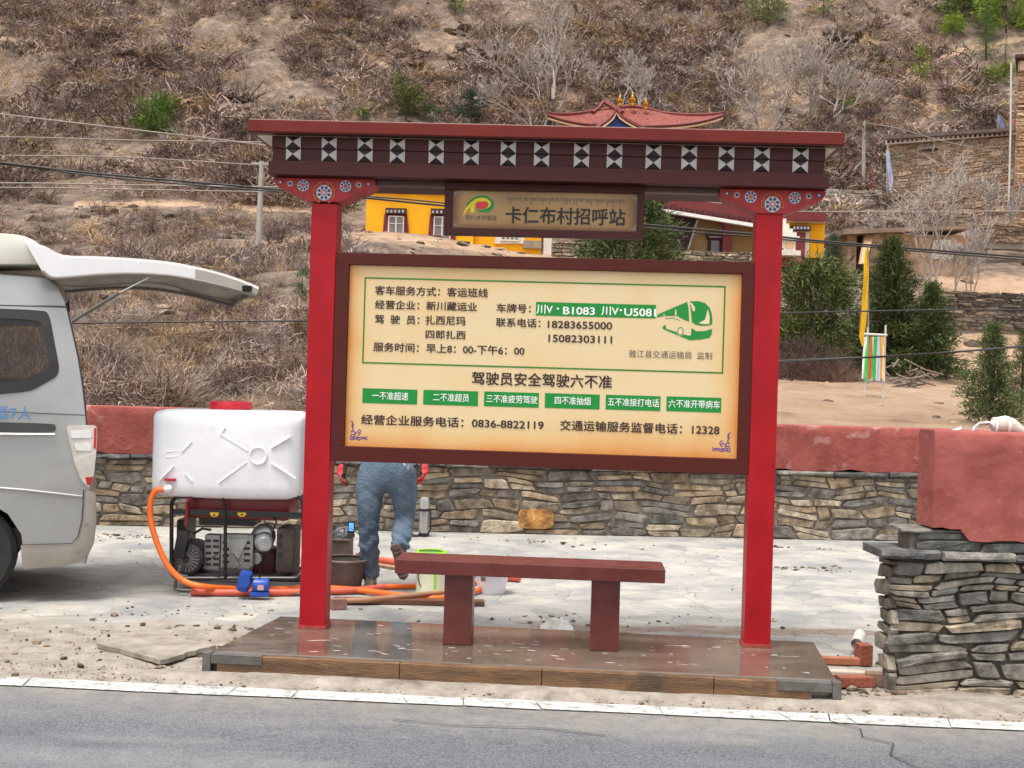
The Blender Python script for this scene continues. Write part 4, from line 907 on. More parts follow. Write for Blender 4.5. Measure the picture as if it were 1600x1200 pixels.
# alternator end (fan drum), slotted covers
c = gp_(302, 868, .22); m = MB(); m.lathe([(.02, -.20), (.10, -.20), (.118, -.18), (.118, .10), (.10, .12)], c, (0, 1, 0), 28); alt = m.build('alternator', DKG, gen, smooth=True)
m = MB()
for k in range(20):
    a = 2*math.pi*k/20; p = Vector((math.cos(a), 0, math.sin(a))); m.tube([c+p*.03+Vector((0, -.203, 0)), c+p*.095+Vector((0, -.203, 0))], .003, 4)
m.build('fan_grille', ALU, alt)
def cover(name, x0, y0, x1, y1, slots, dy, taper=None):
    a, b = gp_(x0, y1, dy), gp_(x1, y0, dy); m = MB(); m.box(a.x, b.x, a.y, a.y+.10, a.z, b.z, bev=.012); cv = m.build(name, ALU, gen, smooth=True)
    for sx0, sx1, sy in slots:
        p, q = gp_(sx0, sy+2, dy), gp_(sx1, sy-2, dy); MB().box(p.x, q.x, a.y-.0015, a.y+.001, p.z, q.z).build('slot', BLACK, cv)
    return cv
cover('alternator_cover', 318, 836, 344, 890, [(x, x+9, y) for x in (321, 333) for y in (845, 854, 864, 873, 882)], .10)
ec_ = cover('engine_cover', 344, 836, 396, 888, [(348, 358, y) for y in (848, 858, 868, 878)]+[(381, 391, y) for y in (848, 857, 866, 876)], .07)
m = MB(); m.prism([gp_(x, y, .066) for x, y in ((352, 842), (388, 842), (374, 872), (368, 872))], 0, .006, lambda p, t: p+Vector((0, t-.004, 0))); m.build('cover_boss', M('alu_light', (156, 156, 152), .4, .1, 12, metal=.2), ec_, bevel=.002)
m = MB(); c = gp_(413, 848, .06); m.lathe([(.015, -.06), (.05, -.055), (.068, -.03), (.074, .05), (.06, .10)], c, (-.25, 1, .1), 18); m.lathe([(.05, 0), (.085, .02), (.095, .07), (.07, .12)], c+Vector((-.05, .10, .03)), (.2, 1, 0), 16); m.lathe([(.045, -.02), (.06, .05)], gp_(400, 872, .15), (0, 1, 0), 16)
en = m.build('cylinder_head', M('bright_aluminium', (176, 178, 178), .3, .14, 20, metal=.5), gen, smooth=True)
m = MB(); a, b = gp_(392, 898, .2), gp_(430, 856, .2); m.box(a.x, b.x, a.y, a.y+.16, a.z, b.z, bev=.03); m.build('crankcase', M('case_red', (86, 24, 26), .5, .2, 10), gen, smooth=True)
m = MB(); a, b = gp_(430, 894, .03), gp_(460, 826, .03); m.box(a.x, b.x, a.y, a.y+.30, a.z, b.z, bev=.018); mu = m.build('muffler', M('muffler_dark', (62, 52, 44), .6, .3, 12, .2), gen, smooth=True)
for k in range(3): p, q = gp_(435, 842+k*14, .029), gp_(441, 834+k*14, .029); MB().box(p.x, q.x, p.y-.002, p.y+.002, p.z, q.z).build('heat_slot', BLACK, mu)
m = MB(); X_ = Matrix.Translation(gp_(284, 850, .0)) @ Matrix.Rotation(math.radians(10), 4, 'Y'); m.box(-.042, .042, -.03, .05, -.105, .10, X=X_, bev=.008); m.build('control_box', BLACK, gen, smooth=True)
m = MB(); a, b = gp_(398, 822, .30), gp_(462, 812, .30); m.box(gp_(274, 900, .1).x, gp_(290, 830, .1).x, a.y-.2, a.y+.1, gp_(280, 898).z, gp_(280, 815).z); m.build('side_panel', BLACK, gen)
m = MB(); m.tube([gp_(302, 834, .05), gp_(316, 826, .04), gp_(330, 828, .05)], .010, 6); m.tube([gp_(428, 826, .06), gp_(432, 815, .05), gp_(424, 806, .05)], .007, 6); m.tube([gp_(318, 880, .02), gp_(340, 866, -.02), gp_(366, 866, 0), gp_(376, 884, -.02), gp_(352, 896, -.03), gp_(330, 898, 0)], .004, 6); m.build('engine_lead', BLACK, gen)
m = MB(); m.tube([gp_(290, 822, -.02), gp_(292, 805, -.022), gp_(292, 785, -.02), gp_(300, 776, -.02)], .012, 8); m.build('red_cable', M('cable_red', (128, 34, 36), .4, .1, 10), gen, smooth=True)
m = MB()
for k in range(5): m.lathe([(.03, 0), (.032, .03), (.02, .05)], Vector((gp_(310+k*26, 900).x, GD+.15, .075)), (0, 0, 1), 10)
m.box(gp_(290, 900).x, gp_(455, 900).x, GD+.08, GD+.40, .10, .125); m.build('engine_mount', DKG, gen)
m = MB()
for py, dd in ((927, -.05), (927, .52)):
    m.tube([Vector((gp_(284, 880).x, GD+dd+.03, .20)), Vector((gp_(277, 918).x, GD+dd, .08)), Vector((gp_(276, 927).x, GD+dd, .03)), Vector((gp_(284, 930).x, GD+dd, .018)), Vector((gp_(470, 930).x, GD+dd, .018)), Vector((gp_(474, 900).x, GD+dd+.03, .14))], .013, 8)
m.build('skid_tube', M('skid_steel', (88, 80, 72), .5, .2, 14), gen, smooth=True)

TANKW = M('tank_white_plastic', (238, 238, 242), .42, .04, 3, spec=.5, speck=[((182, 178, 176), 4, .60, .16, .35), ((150, 140, 128), 30, .70, .05, .35), ((196, 194, 200), 1.6, .5, .25, .5)])
tn = thing('water_tank', gp_(355, 772, .25), 'white plastic water tank with red screw lid standing on the generator', 'water tank')
def tnode():
    a, b = gp_(237, 773), gp_(473, 646)
    bm = bmesh.new(); bmesh.ops.create_cube(bm, size=1); bmesh.ops.subdivide_edges(bm, edges=bm.edges, cuts=11, use_grid_fill=True)
    cx, cz, hx, hz, cy, hy = (a.x+b.x)/2, (a.z+b.z)/2, (b.x-a.x)/2, (b.z-a.z)/2, GD+.24, .30
    R = .060; r = random.Random(4)
    for v in bm.verts:
        p = Vector((v.co.x*2*hx, v.co.y*2*hy, v.co.z*2*hz)); q = Vector([max(-h+R, min(h-R, c)) for c, h in zip(p, (hx, hy, hz))]); d = p-q
        if d.length > 1e-6: p = q+d.normalized()*R
        p.y -= .018*max(0, 1-(p.x/hx)**2)*max(0, 1-(p.z/hz)**2)*(1 if p.y < 0 else -1); p.z += -.014*max(0, 1-(p.x/hx)**2)*(1 if p.z < 0 else -.6)
        v.co = Vector((cx+p.x, cy+p.y, cz+p.z))
    bm.verts.index_update(); m = MB(); m.add([v.co.copy() for v in bm.verts], [[v.index for v in f.verts] for f in bm.faces]); bm.free(); return m
tk = tnode().build('tank_shell', TANKW, tn, smooth='all')
yt = GD-.06-.018
def rib(pts, r=.010):
    m = MB(); m.tube([gp_(x, y, -.0735) for x, y in pts], r, 8); return m
for pts in (((345, 679), (388, 705)), ((342, 754), (386, 722)), ((424, 700), (455, 682)), ((424, 724), (462, 748)), ((352, 668), (344, 680)), ((300, 690), (284, 706)), ((248, 752), (272, 728)), ((290, 740), (300, 752))):
    rib(pts, .0085).build('moulded_rib', TANKW, tk, smooth=True)
m = MB(); c = gp_(404, 712, -.068); m.lathe([(.062, .0), (.068, -.012), (.062, -.018), (.052, -.012), (.048, 0)], c, (0, 1, 0), 24, cap=False); m.build('moulded_ring', TANKW, tk, smooth=True)
m = MB(); m.tube(arc_loop([gp_(258, 706, -.068), gp_(282, 704, -.068), gp_(282, 712, -.068), gp_(260, 715, -.068)], .02), .005, 6, cap=False); m.build('moulded_loop', TANKW, tk, smooth=True)
c = gp_(360, 646, 0); c = Vector((c.x*1.026, GD+.24, c.z+.052)); m = MB(); m.lathe([(.150, -.03), (.158, -.015), (.158, .018), (.152, .03), (.12, .034)], c, (0, 0, 1), 40); m.build('screw_lid', M('lid_red', (218, 44, 60), .4, .06, 10), tn, smooth=True)
m = MB(); c = gp_(266, 762, -.05); m.lathe([(.030, 0), (.030, .05), (.026, .09)], c+Vector((0, .02, 0)), (0, -1, 0), 18); m.tube([gp_(268, 763, -.11), gp_(252, 765, -.12)], .018, 10); sp2 = m.build('outlet_tap', TANKW, tn, smooth=True)
m = MB(); a = gp_(266, 750, -.09); m.box(a.x-.040, a.x+.040, a.y-.02, a.y+.02, a.z-.008, a.z+.012, bev=.006); m.build('tap_handle', M('tap_red', (170, 30, 52), .4, .1, 10), sp2)
for o_ in (): pass
# hoses
HOSE = M('hose_orange', (236, 108, 36), .42, .08, 8, speck=[((188, 120, 82), 9, .58, .12, .5)]); SAL = M('hose_salmon', (206, 92, 68), .55, .1, 8, speck=[((170, 124, 104), 7, .56, .12, .6)])
def hz(px, py, z): p = G(px, py, z); return p
m = MB(); m.tube(smoothline([gp_(256, 765, -.12), gp_(243, 767, -.13), gp_(235, 785, -.14), gp_(236, 815, -.15), gp_(246, 850, -.16), gp_(264, 886, -.17), gp_(288, 908, -.18), gp_(320, 917, -.2)]+[hz(370, 920, .03), hz(430, 921, .03), hz(490, 918, .03), hz(560, 922, .03), hz(640, 932, .03), hz(700, 934, .03), hz(760, 918, .03)], 6), .022, 10)
tag(m.build('hose', HOSE, loc=gp_(300, 915), smooth=True), 'thick bright orange hose curling down from the white water tank tap', 'hose')
m = MB(); m.tube(smoothline([hz(299, 925, .028), hz(380, 926, .028), hz(470, 925, .028), hz(560, 922, .028), hz(600, 917, .028)]), .026, 10); m.build
tag(m.build('hose', SAL, loc=hz(380, 926, 0), smooth=True), 'straight salmon red pipe lying on the ground in front of the generator', 'pipe')
m = MB(); m.tube(smoothline([hz(590, 917, .025), hz(640, 916, .025), hz(700, 914, .025), hz(760, 908, .025)]), .020, 10); tag(m.build('hose', HOSE, loc=hz(640, 916, 0), smooth=True), 'second orange hose lying behind the walking person\'s lifted shoe', 'hose')
m = MB(); m.tube(smoothline([hz(560, 868, .03), hz(600, 876, .03), hz(660, 884, .03), hz(740, 896, .03), hz(812, 904, .03)]), .030, 10); tag(m.build('hose', SAL, loc=hz(640, 880, 0), smooth=True), 'pale pink pipe lying further back beyond the lime rimmed bucket', 'pipe')
m = MB(); m.tube(smoothline([hz(575, 880, .02), hz(620, 887, .02), hz(690, 896, .02)]), .016, 8); tag(m.build('wooden_pole', M('pale_wood', (176, 136, 104), .6, .15, 6), loc=hz(620, 887, 0), smooth=True), 'thin pale wooden pole next to the pink pipe', 'pole')
m = MB(); m.tube([hz(505, 940, .02), hz(570, 938, .035), hz(640, 931, .055), hz(705, 924, .07)], [.020, .021, .020, .018], 10); tag(m.build('wooden_pole', M('stick_wood', (164, 118, 86), .6, .15, 5, stretch=(1, 4, 4)), loc=hz(600, 935, 0), smooth=True), 'light brown tool handle lying across the orange hose behind the bench', 'tool handle')
m = MB(); a, b = hz(520, 944, 0), hz(757, 948, 0); d = (b-a).normalized(); nrm = Vector((-d.y, d.x, 0)); L = (b-a).length
XP = Matrix.Translation(a) @ Matrix.Rotation(math.atan2(d.y, d.x), 4, 'Z'); MBp = MB(XP); MBp.box(0, L, 0, .09, .004, .038); tag(MBp.build('timber_plank', M('plank_brown', (104, 66, 44), .6, .25, 4, .2, 20, stretch=(1, 8, 8)), loc=a, bevel=.004), 'flat dark brown timber plank on the ground behind the bench', 'plank')
c = hz(529, 952, 0); MBp = MB(Matrix.Translation(c) @ Matrix.Rotation(.5, 4, 'Z')); MBp.box(-.055, .05, -.03, .03, .002, .075); tag(MBp.build('wood_offcut', M('offcut', (150, 110, 100), .7, .3, 14), loc=c, bevel=.004), 'short square wood offcut beside the left red post', 'offcut')
# blue pump motor on the hose
BLUE = M('blue_plastic', (30, 74, 160), .38, .12, 8); c = W(394, 925, 8.74); c.z = .045
bp_ = thing('pump', c, 'small bright blue plastic pump lying by the orange hose', 'pump')
m = MB(); m.lathe([(.04, 0), (.05, .01), (.052, .10), (.044, .115)], c+Vector((.005, 0, .055)), (1, 0, 0), 20); m.box(c.x-.01, c.x+.12, c.y-.045, c.y+.045, c.z-.02, c.z+.012, bev=.006); m.build('motor', BLUE, bp_, smooth=True)
m = MB(); X_ = Matrix.Translation(c+Vector((-.055, 0, .085))) @ Matrix.Rotation(math.radians(14), 4, 'Y'); m.box(-.045, .045, -.05, .05, -.08, .075, X=X_, bev=.03); m.lathe([(.046, -.062), (.046, -.052), (.03, -.05), (.03, -.058)], c+Vector((-.05, -.0, .09)), (0, 1, 0), 18); m.build('volute', BLUE, bp_, smooth=True)
m = MB(); a_ = c+Vector((.07, -.0545, .05)); m.box(a_.x-.022, a_.x+.022, a_.y, a_.y+.006, a_.z-.02, a_.z+.015); m.build('rating_plate', M('plate_pink', (196, 150, 150), .4, .1, 30), bp_)
m = MB(); m.tube(smoothline([c+Vector((-.03, 0, .16)), c+Vector((0, .02, .20)), c+Vector((.03, .1, .16)), c+Vector((-.02, .2, .05)), c+Vector((-.3, .25, .03))]), .006, 6); m.build('power_cable', BLACK, bp_, smooth=True)

# ---------------------------------------------------------------- buckets, flask, crate
def bucket(name, c, r0, r1, h, mats, label, cat, handle=True, rim=None, hm=None, lug=True):
    t = thing(name, c, label, cat); m = MB()
    m.lathe([(r0, 0), (r0+.3*(r1-r0), h*.3), (r1, h), (r1-.006, h), (r0+.3*(r1-r0)-.006, h*.3), (r0-.006, .008), (.001, .008)], c, n=36, cap=False); m.lathe([(.001, .001), (r0, 0)], c, n=36, cap=False)
    m.build('pail_body', mats, t, smooth=True)
    if rim:
        m = MB(); m.lathe([(r1-.012, h-.002), (r1+.010, h-.018), (r1+.018, h), (r1+.008, h+.010), (r1-.012, h+.006)], c, n=36, cap=False); m.build('rim', rim, t, smooth=True)
    if handle:
        m = MB(); m.tube([c+Vector((-r1*.98*math.cos(a), -.03*math.sin(a), h-.015+handle*math.sin(a))) for a in [math.pi*k/16 for k in range(17)]], .0045, 6); m.build('handle', hm or M('wire', (150, 148, 144), .3, .1, 10, metal=.5), t, smooth=True)
    return t
RUB = M('rubber_grey', (96, 84, 78), .7, .25, 7, .1)
c = G(538, 921); bucket('mortar_bucket', c, .118, .172, .232, RUB, 'dark grey rubber mortar bucket with tall wire handle, left of the walking person', 'bucket', .26, RUB)
LIME = M('lime_plastic', (150, 222, 44), .4, .06, 8); c = G(672, 925, 0)
bucket('paint_bucket', c, .110, .106, .305, M('milky_plastic', (222, 224, 196), .4, .05, 6), 'milky white bucket with lime green rim standing behind the bench', 'bucket', 0, LIME)
pb = bpy.data.objects.get('paint_bucket')
m = MB(); m.lathe([(.001, .262), (.099, .262)], c, n=30, cap=False); m.build('green_liner', M('lime_inside', (112, 190, 20), .4, .06, 8), pb)
m = MB(); m.box(c.x-.15, c.x-.04, c.y-.10, c.y-.085, .293, .312); m.build('rim_tab', M('tab_lime', (200, 226, 120), .4, .06, 8), pb, bevel=.004)
m = MB(); m.tube([c+Vector((-.106, -.02, .28)), c+Vector((-.10, -.055, .20)), c+Vector((-.085, -.075, .10)), c+Vector((-.065, -.092, .05))], .004, 6); m.build('handle', M('handle_dark', (80, 76, 70), .5, .1, 10), pb)
m = MB(); m.add([c+Vector((math.sin(a)*r, -math.cos(a)*r, z)) for z, r in ((.03, .1112), (.24, .1082)) for a in (.30, .38, .46)], [(0, 1, 4, 3), (1, 2, 5, 4)]); m.build('lime_stripe', LIME, pb)
c = G(768, 926, 0); bucket('bowl_bucket', c, .098, .135, .165, M('white_pail', (228, 226, 232), .4, .04, 6), 'short round white plastic tub behind the left bench leg', 'tub', 0, M('white_pail', (228, 226, 232)))
m = MB(); ob = bpy.data.objects.get('bowl_bucket')
for k in range(4): m.add([c+Vector((math.sin(a)*r, -math.cos(a)*r, z)) for z, r in ((.10, .1225), (.135, .131)) for a in (-.72+k*.09, -.66+k*.09)], [(0, 1, 3, 2)])
m.build('dark_print', GREY, ob)
# stainless flask
c = G(662, 838, 0); th_ = thing('vacuum_flask', c, 'stainless steel vacuum flask with dark bands standing near the back wall', 'flask'); ST = M('stainless', (180, 180, 178), .25, .06, 20, metal=.75)
s_ = c.y/F; R = 11.2*s_/1.0*.72
m = MB(); m.lathe([(R*.95, .02), (R, .03), (R, .24), (R*.92, .285)], c, n=24); m.build('flask_body', ST, th_, smooth=True)
m = MB(); m.lathe([(R*.95, .285), (R*.97, .36), (R*.85, .395), (R*.5, .405), (.001, .405)], c, n=24); m.build('cup', M('flask_cup', (196, 196, 196), .3, .04, 20, metal=.6), th_, smooth=True)
m = MB(); m.lathe([(R*1.0, 0), (R*1.06, .005), (R*1.06, .035), (R, .04)], c, n=24); m.build('base_band', BLACK, th_); m = MB(); m.lathe([(R*1.02, .262), (R*1.08, .268), (R*1.08, .285), (R*1.0, .29)], c, n=24); m.build('neck_band', BLACK, th_)
m = MB(); m.tube([c+Vector((R*1.05, -.02, .27)), c+Vector((R*1.3, -.03, .22)), c+Vector((R*1.3, -.03, .08)), c+Vector((R*1.05, -.02, .04))], .008, 6); m.build('strap', BLACK, th_)
c2 = c+Vector((-.11, -.02, 0)); m = MB(); m.lathe([(.075, .002), (.07, .012), (.001, .012)], c2, n=18); tag(m.build('pot_lid', BLACK, loc=c2), 'small black lid lying flat beside the steel flask', 'lid')
# concrete block with black bag and phone
c = G(528, 880, 0); cb = thing('block', c, 'dark brown wooden box behind the rubber bucket, a black bag on top', 'box'); m = MB()
sc = c.y/F; m.box(c.x-32*sc, c.x+17*sc, c.y, c.y+.28, .01, .195, bev=.006); m.build('box_shell', M('box_brown', (92, 78, 70), .8, .25, 10, .3), cb); m = MB(); m.box(c.x-34*sc, c.x+19*sc, c.y-.01, c.y+.29, .196, .215); m.build('box_lid', M('lid_brown', (120, 106, 96), .8, .25, 10), cb, bevel=.003)
m = MB(); P = []; r = random.Random(9)
for j in range(9):
    row = []
    for i in range(15):
        u, v = i/14, j/8; e = min(1, min(u, 1-u)*6, min(v, 1-v)*5); row.append((c.x-36*sc+u*.31, c.y-.0+v*.27, .2165+e**.6*(.075+.045*r.random())))
    P.append(row)
m.grid(P); tag(m.build('bag', M('black_bag', (34, 32, 34), .35, .2, 12, .3), loc=c+Vector((0, 0, .2165)), smooth=True), 'crumpled black plastic bag on the brown wooden box', 'bag')
pc = W(549, 823, c.y-.02); ph = thing('handset', pc, 'small black handset with a lit blue screen leaning on the black bag', 'handset')
m = MB(); m.box(pc.x-.030, pc.x+.030, pc.y-.008, pc.y+.010, pc.z-.055, pc.z+.048, bev=.005); m.build('case', BLACK, ph)
m = MB(); m.box(pc.x-.020, pc.x+.020, pc.y-.0095, pc.y-.0085, pc.z-.036, pc.z+.034); bs_ = M('blue_screen', (60, 130, 230), .2, .05, 10); bs_.node_tree.nodes['Principled BSDF'].inputs['Emission Color'].default_value = (.08, .28, .9, 1); bs_.node_tree.nodes['Principled BSDF'].inputs['Emission Strength'].default_value = .9; m.build('screen', bs_, ph)
# lifted paving slab, wet rag, bricks right of the platform
c = G(250, 1012, .02); m = MB(); q = [G(148, 1000, .045), G(252, 1027, .05), G(335, 1002, .06), G(232, 985, .045)]; q = [Vector((p.x, p.y, 0)) for p in q]
def lerpq(q, a, b): return q[0].lerp(q[1], a).lerp(q[3].lerp(q[2], a), b)
r = random.Random(6); ed = [(i/8, 0) for i in range(8)]+[(1, i/8) for i in range(8)]+[(1-i/8, 1) for i in range(8)]+[(0, 1-i/8) for i in range(8)]
pts = [lerpq(q, a, b)+Vector((r.uniform(-.012, .012), r.uniform(-.012, .012), 0)) for a, b in ed]
m.prism(pts, .006, .036, lambda p, t: Vector((p.x, p.y, t+.012*(p.x-c.x)))); tag(m.build('paving_slab', M('slab_stone', (120, 111, 101), .85, .2, 6, .6, 20, rgb2=(156, 147, 135)), loc=c, bevel=.004), 'loose pale sand-covered paving slab lying left of the platform', 'paving slab')
c = G(870, 983, 0); m = MB(); P = []; r = random.Random(12)
for j in range(9): P.append([(c.x-.11+.22*i/11, c.y-.10+.2*j/8, .005+min(1, min(i, 11-i)/3)*min(1, min(j, 8-j)/2.5)*r.uniform(.035, .085)) for i in range(12)])
m.grid(P); tag(m.build('plastic_bag', M('bag_white', (216, 212, 204), .5, .06, 14, .2), loc=c, smooth=False), 'crumpled white plastic bag on the ground behind the platform', 'plastic bag')
BRK = M('brick_red', (142, 78, 60), .88, .22, 12, .5, 40, speck=[((176, 160, 146), 14, .60, .1, .5)])
def brick(px, py, L, Wd, H, rot, label, mat=BRK, name='brick', cat='brick'):
    c = G(px, py, 0); m = MB(Matrix.Translation(c) @ Matrix.Rotation(rot, 4, 'Z')); m.box(-L/2, L/2, 0, Wd, .004, H); tag(m.build(name, mat, loc=c, bevel=.005), label, cat)
brick(1354, 1042, .075, .10, .125, .1, 'red brick standing on end beside the slate wall')
brick(1302, 1040, .36, .06, .045, -.03, 'long flat strip of orange-red timber behind the platform corner', M('orange_wood', (168, 104, 74), .7, .2, 6), 'timber_strip', 'timber strip')
brick(1318, 1058, .34, .07, .03, -.06, 'pale weathered board lying between the platform and slate wall', M('pale_board', (190, 176, 158), .8, .15, 6), 'board', 'board')
brick(1340, 1076, .20, .08, .06, .12, 'chipped red brick lying flat in front of the slate wall foot')
c = G(1352, 1078, 0); brick(1366, 1074, .09, .07, .075, -.2, 'brown cobble stone against the slate wall foot', M('cobble', (128, 104, 84), .85, .2, 10, .4), 'cobble', 'stone')
c = G(1338, 1024, 0); m = MB(); m.lathe([(.034, 0), (.036, .02), (.036, .20), (.028, .20), (.028, .0)], c+Vector((0, .0, .07)), (.35, .9, .1), 18, cap=False); tag(m.build('pipe_elbow', M('pipe_white', (206, 200, 192), .5, .08, 10), loc=c), 'stub of white plastic pipe behind the standing red brick', 'pipe')

# ---------------------------------------------------------------- person walking away
PD = 9.3
pr = thing('person', Vector((W(580, 920, PD).x, PD, 0)), 'person in faded blue jeans and red gloves walking away behind the notice board', 'person')
p_ = lambda x, y, d=0.0: W(x, y, PD+d)
SKIN = M('skin', (176, 126, 100), .55, .06, 8); JEAN = M('denim', (68, 82, 97), .9, .2, 2.6, .5, 60, rgb2=(108, 128, 147), lo=.36, hi=.64, speck=[((150, 160, 168), 14, .66, .08, .25)])
pel, wst, chs, nck, hd = p_(603, 742), p_(606, 712, .02), p_(606, 636, .08), p_(607, 578, .12), p_(608, 540, .15)
hL, kL, aL, tL = p_(577, 758), p_(576, 832, -.06), p_(578, 903, .0), p_(574, 917, .17)
hR, kR, aR, tR = p_(631, 758), p_(633, 814, .02), p_(622, 864, -.16), p_(632, 904, -.19)
aL.z = .085; tL.z = .03
sL, eL, wL = p_(564, 602, .08), p_(541, 672, .02), p_(535, 726, -.06)
sR, eR, wR = p_(650, 602, .08), p_(662, 672, .02), p_(662, 724, -.08)
body = {'pel': (pel, (.11, .09)), 'wst': (wst, (.13, .10)), 'chs': (chs, (.165, .12)), 'nck0': (nck+Vector((0, -.01, -.03)), .06), 'nck': (nck, .055), 'jaw': (hd+Vector((0, .02, -.05)), (.068, .080)), 'hd': (hd+Vector((0, 0, .02)), (.078, .092)), 'top': (hd+Vector((0, -.005, .085)), (.06, .07)),
        'nose': (hd+Vector((0, .105, -.02)), .013),
        'hL': (hL, .07), 'tLm': (hL.lerp(kL, .5), .085), 'kL': (kL, .062), 'cL': (kL.lerp(aL, .35), .060), 'aL': (aL, .040), 'fL': (tL, .035),
        'hR': (hR, .07), 'tRm': (hR.lerp(kR, .5), .085), 'kR': (kR, .062), 'cR': (kR.lerp(aR, .35), .060), 'aR': (aR, .040), 'fR': (tR, .035),
        'sL': (sL, .058), 'eL': (eL, .042), 'wL': (wL, .030), 'sR': (sR, .058), 'eR': (eR, .042), 'wR': (wR, .030)}
skin('body', body, [('pel', 'wst'), ('wst', 'chs'), ('chs', 'nck0'), ('nck0', 'nck'), ('nck', 'jaw'), ('jaw', 'hd'), ('hd', 'top'), ('hd', 'nose'), ('pel', 'hL'), ('hL', 'tLm'), ('tLm', 'kL'), ('kL', 'cL'), ('cL', 'aL'), ('aL', 'fL'), ('pel', 'hR'), ('hR', 'tRm'), ('tRm', 'kR'), ('kR', 'cR'), ('cR', 'aR'), ('aR', 'fR'), ('chs', 'sL'), ('sL', 'eL'), ('eL', 'wL'), ('chs', 'sR'), ('sR', 'eR'), ('eR', 'wR')], SKIN, pr, 'pel')
bd = bpy.data.objects['body.001'] if 'body.001' in bpy.data.objects else bpy.data.objects['body']
def leg(h, k, a, s, out):
    return {s+'0': (h, (.112, .13)), s+'1': (h.lerp(k, .3), (.104, .110)), s+'2': (h.lerp(k, .65), (.090, .092)), s+'3': (k, .080), s+'4': (k.lerp(a, .35), .084), s+'5': (k.lerp(a, .7), .078), s+'6': (a+(a-k).normalized()*out, .082)}
jn = {'w': (wst+Vector((0, 0, .05)), (.185, .13)), 'p': (pel+Vector((0, -.01, .05)), (.185, .15))}
jn.update(leg(hL, kL, aL, 'L', .03)); jn.update(leg(hR, kR, aR, 'R', -.01))
jo = skin('jeans', jn, [('w', 'p'), ('p', 'L0'), ('p', 'R0')]+[(s+str(i), s+str(i+1)) for s in 'LR' for i in range(6)], JEAN, pr, 'p', 3)
r = random.Random(5)
for v in jo.data.vertices:          # creases: folds bunching behind the knees and at the cuffs
    c = v.co; f = math.sin(c.z*58+math.sin(c.x*34+c.z*9)*2.2)*.6+math.sin(c.z*104+c.x*66+c.y*30)*.4
    wgt = math.exp(-((c.z-.38)/.12)**2)+.8*math.exp(-((c.z-.10)/.07)**2)+.35*math.exp(-((c.z-.72)/.06)**2)
    v.co = c+v.normal*f*.012*min(1, wgt+.15)
JKT = M('jacket_dark', (52, 50, 56), .85, .2, 6, .3)
jk = {'b': (wst+Vector((0, 0, -.01)), (.20, .15)), 'w': (wst+Vector((0, 0, .10)), (.185, .135)), 'c': (chs, (.20, .145)), 'n': (nck+Vector((0, 0, -.035)), .075), 'sL': (sL, .078), 'eL': (eL, .062), 'wL': (wL+(wL-eL)*-.05, .048), 'sR': (sR, .078), 'eR': (eR, .062), 'wR': (wR+(wR-eR)*-.05, .048)}
skin('jacket', jk, [('b', 'w'), ('w', 'c'), ('c', 'n'), ('c', 'sL'), ('sL', 'eL'), ('eL', 'wL'), ('c', 'sR'), ('sR', 'eR'), ('eR', 'wR')], JKT, pr, 'c', 2)
hr = {'a': (hd+Vector((0, -.02, .03)), (.088, .095)), 'b': (hd+Vector((0, -.015, .095)), (.072, .08)), 'c': (hd+Vector((0, -.045, -.035)), (.07, .055))}
skin('hair', hr, [('c', 'a'), ('a', 'b')], M('hair', (28, 24, 22), .6, .2, 30, .3), pr, 'a', 2)
for sx in (-1, 1):
    m = MB(); m.lathe([(.001, -.012), (.016, -.006), (.020, .004), (.012, .010)], hd+Vector((sx*.082, 0, -.01)), (sx, -.2, 0), 10); m.build('ear', SKIN, bd, smooth=True)
    m = MB(); m.lathe([(.001, .0), (.006, -.001), (.010, -.006)], hd+Vector((sx*.032, .094, .012)), (0, 1, 0), 10); m.build('eye', M('eye_dark', (40, 30, 26), .2, .1, 10), bd)
m = MB(); m.tube([hd+Vector((-.025, .094, -.058)), hd+Vector((0, .103, -.060)), hd+Vector((.025, .094, -.058))], .006, 6); m.build('mouth', M('lip', (140, 76, 68), .5, .1, 10), bd)
GLR = M('glove_red', (206, 52, 56), .7, .12, 14, .2); GLD = M('glove_palm', (52, 40, 42), .7, .2, 14, .3)
def hand(wr, el, sx, mat, nm):
    d = (wr-el).normalized(); side = Vector((0, 1, 0)); side = (side-d*side.dot(d)).normalized(); pal = d.cross(side)*sx     # palm faces the thigh
    nd = {'w': (wr-d*.01, .034), 'p1': (wr+d*.04, (.040, .026)), 'p2': (wr+d*.085, (.042, .024))}; ed = [('w', 'p1'), ('p1', 'p2')]
    for i, (o, L) in enumerate(((.030, .072), (.010, .080), (-.010, .075), (-.030, .058))):
        b = wr+d*.088+side*o; k1 = b+d*L*.45+pal*.008; k2 = k1+d*L*.32+pal*.020; k3 = k2+d*L*.12+pal*.026
        for j, (q, rr) in enumerate(((b, .011), (k1, .0105), (k2, .010), (k3, .009))):
            nd['f%d%d' % (i, j)] = (q, rr)
            ed.append((('p2' if j == 0 else 'f%d%d' % (i, j-1)), 'f%d%d' % (i, j)))
    t0 = wr+d*.030+side*.036; t1 = t0+d*.038+side*.018+pal*.012; t2 = t1+d*.030+pal*.012
    for j, (q, rr) in enumerate(((t0, .014), (t1, .012), (t2, .010))): nd['t%d' % j] = (q, rr); ed.append((('p1' if j == 0 else 't%d' % (j-1)), 't%d' % j))
    return skin(nm, nd, ed, mat, pr, 'p1', 2)
for wr, el, sx in ((wL, eL, 1), (wR, eR, -1)):
    g = hand(wr, el, sx, GLR, 'glove'); g.data.materials.append(GLD)
    cz = sum((v.co for v in g.data.vertices), Vector())/len(g.data.vertices)
    for p in g.data.polygons:
        if (p.normal.x*sx*(1) > .15): p.material_index = 1
SHOE = M('shoe_tan', (142, 132, 116), .8, .2, 12, .3); SOLE = M('sole_brown', (96, 74, 68), .85, .3, 24, .6, 60)
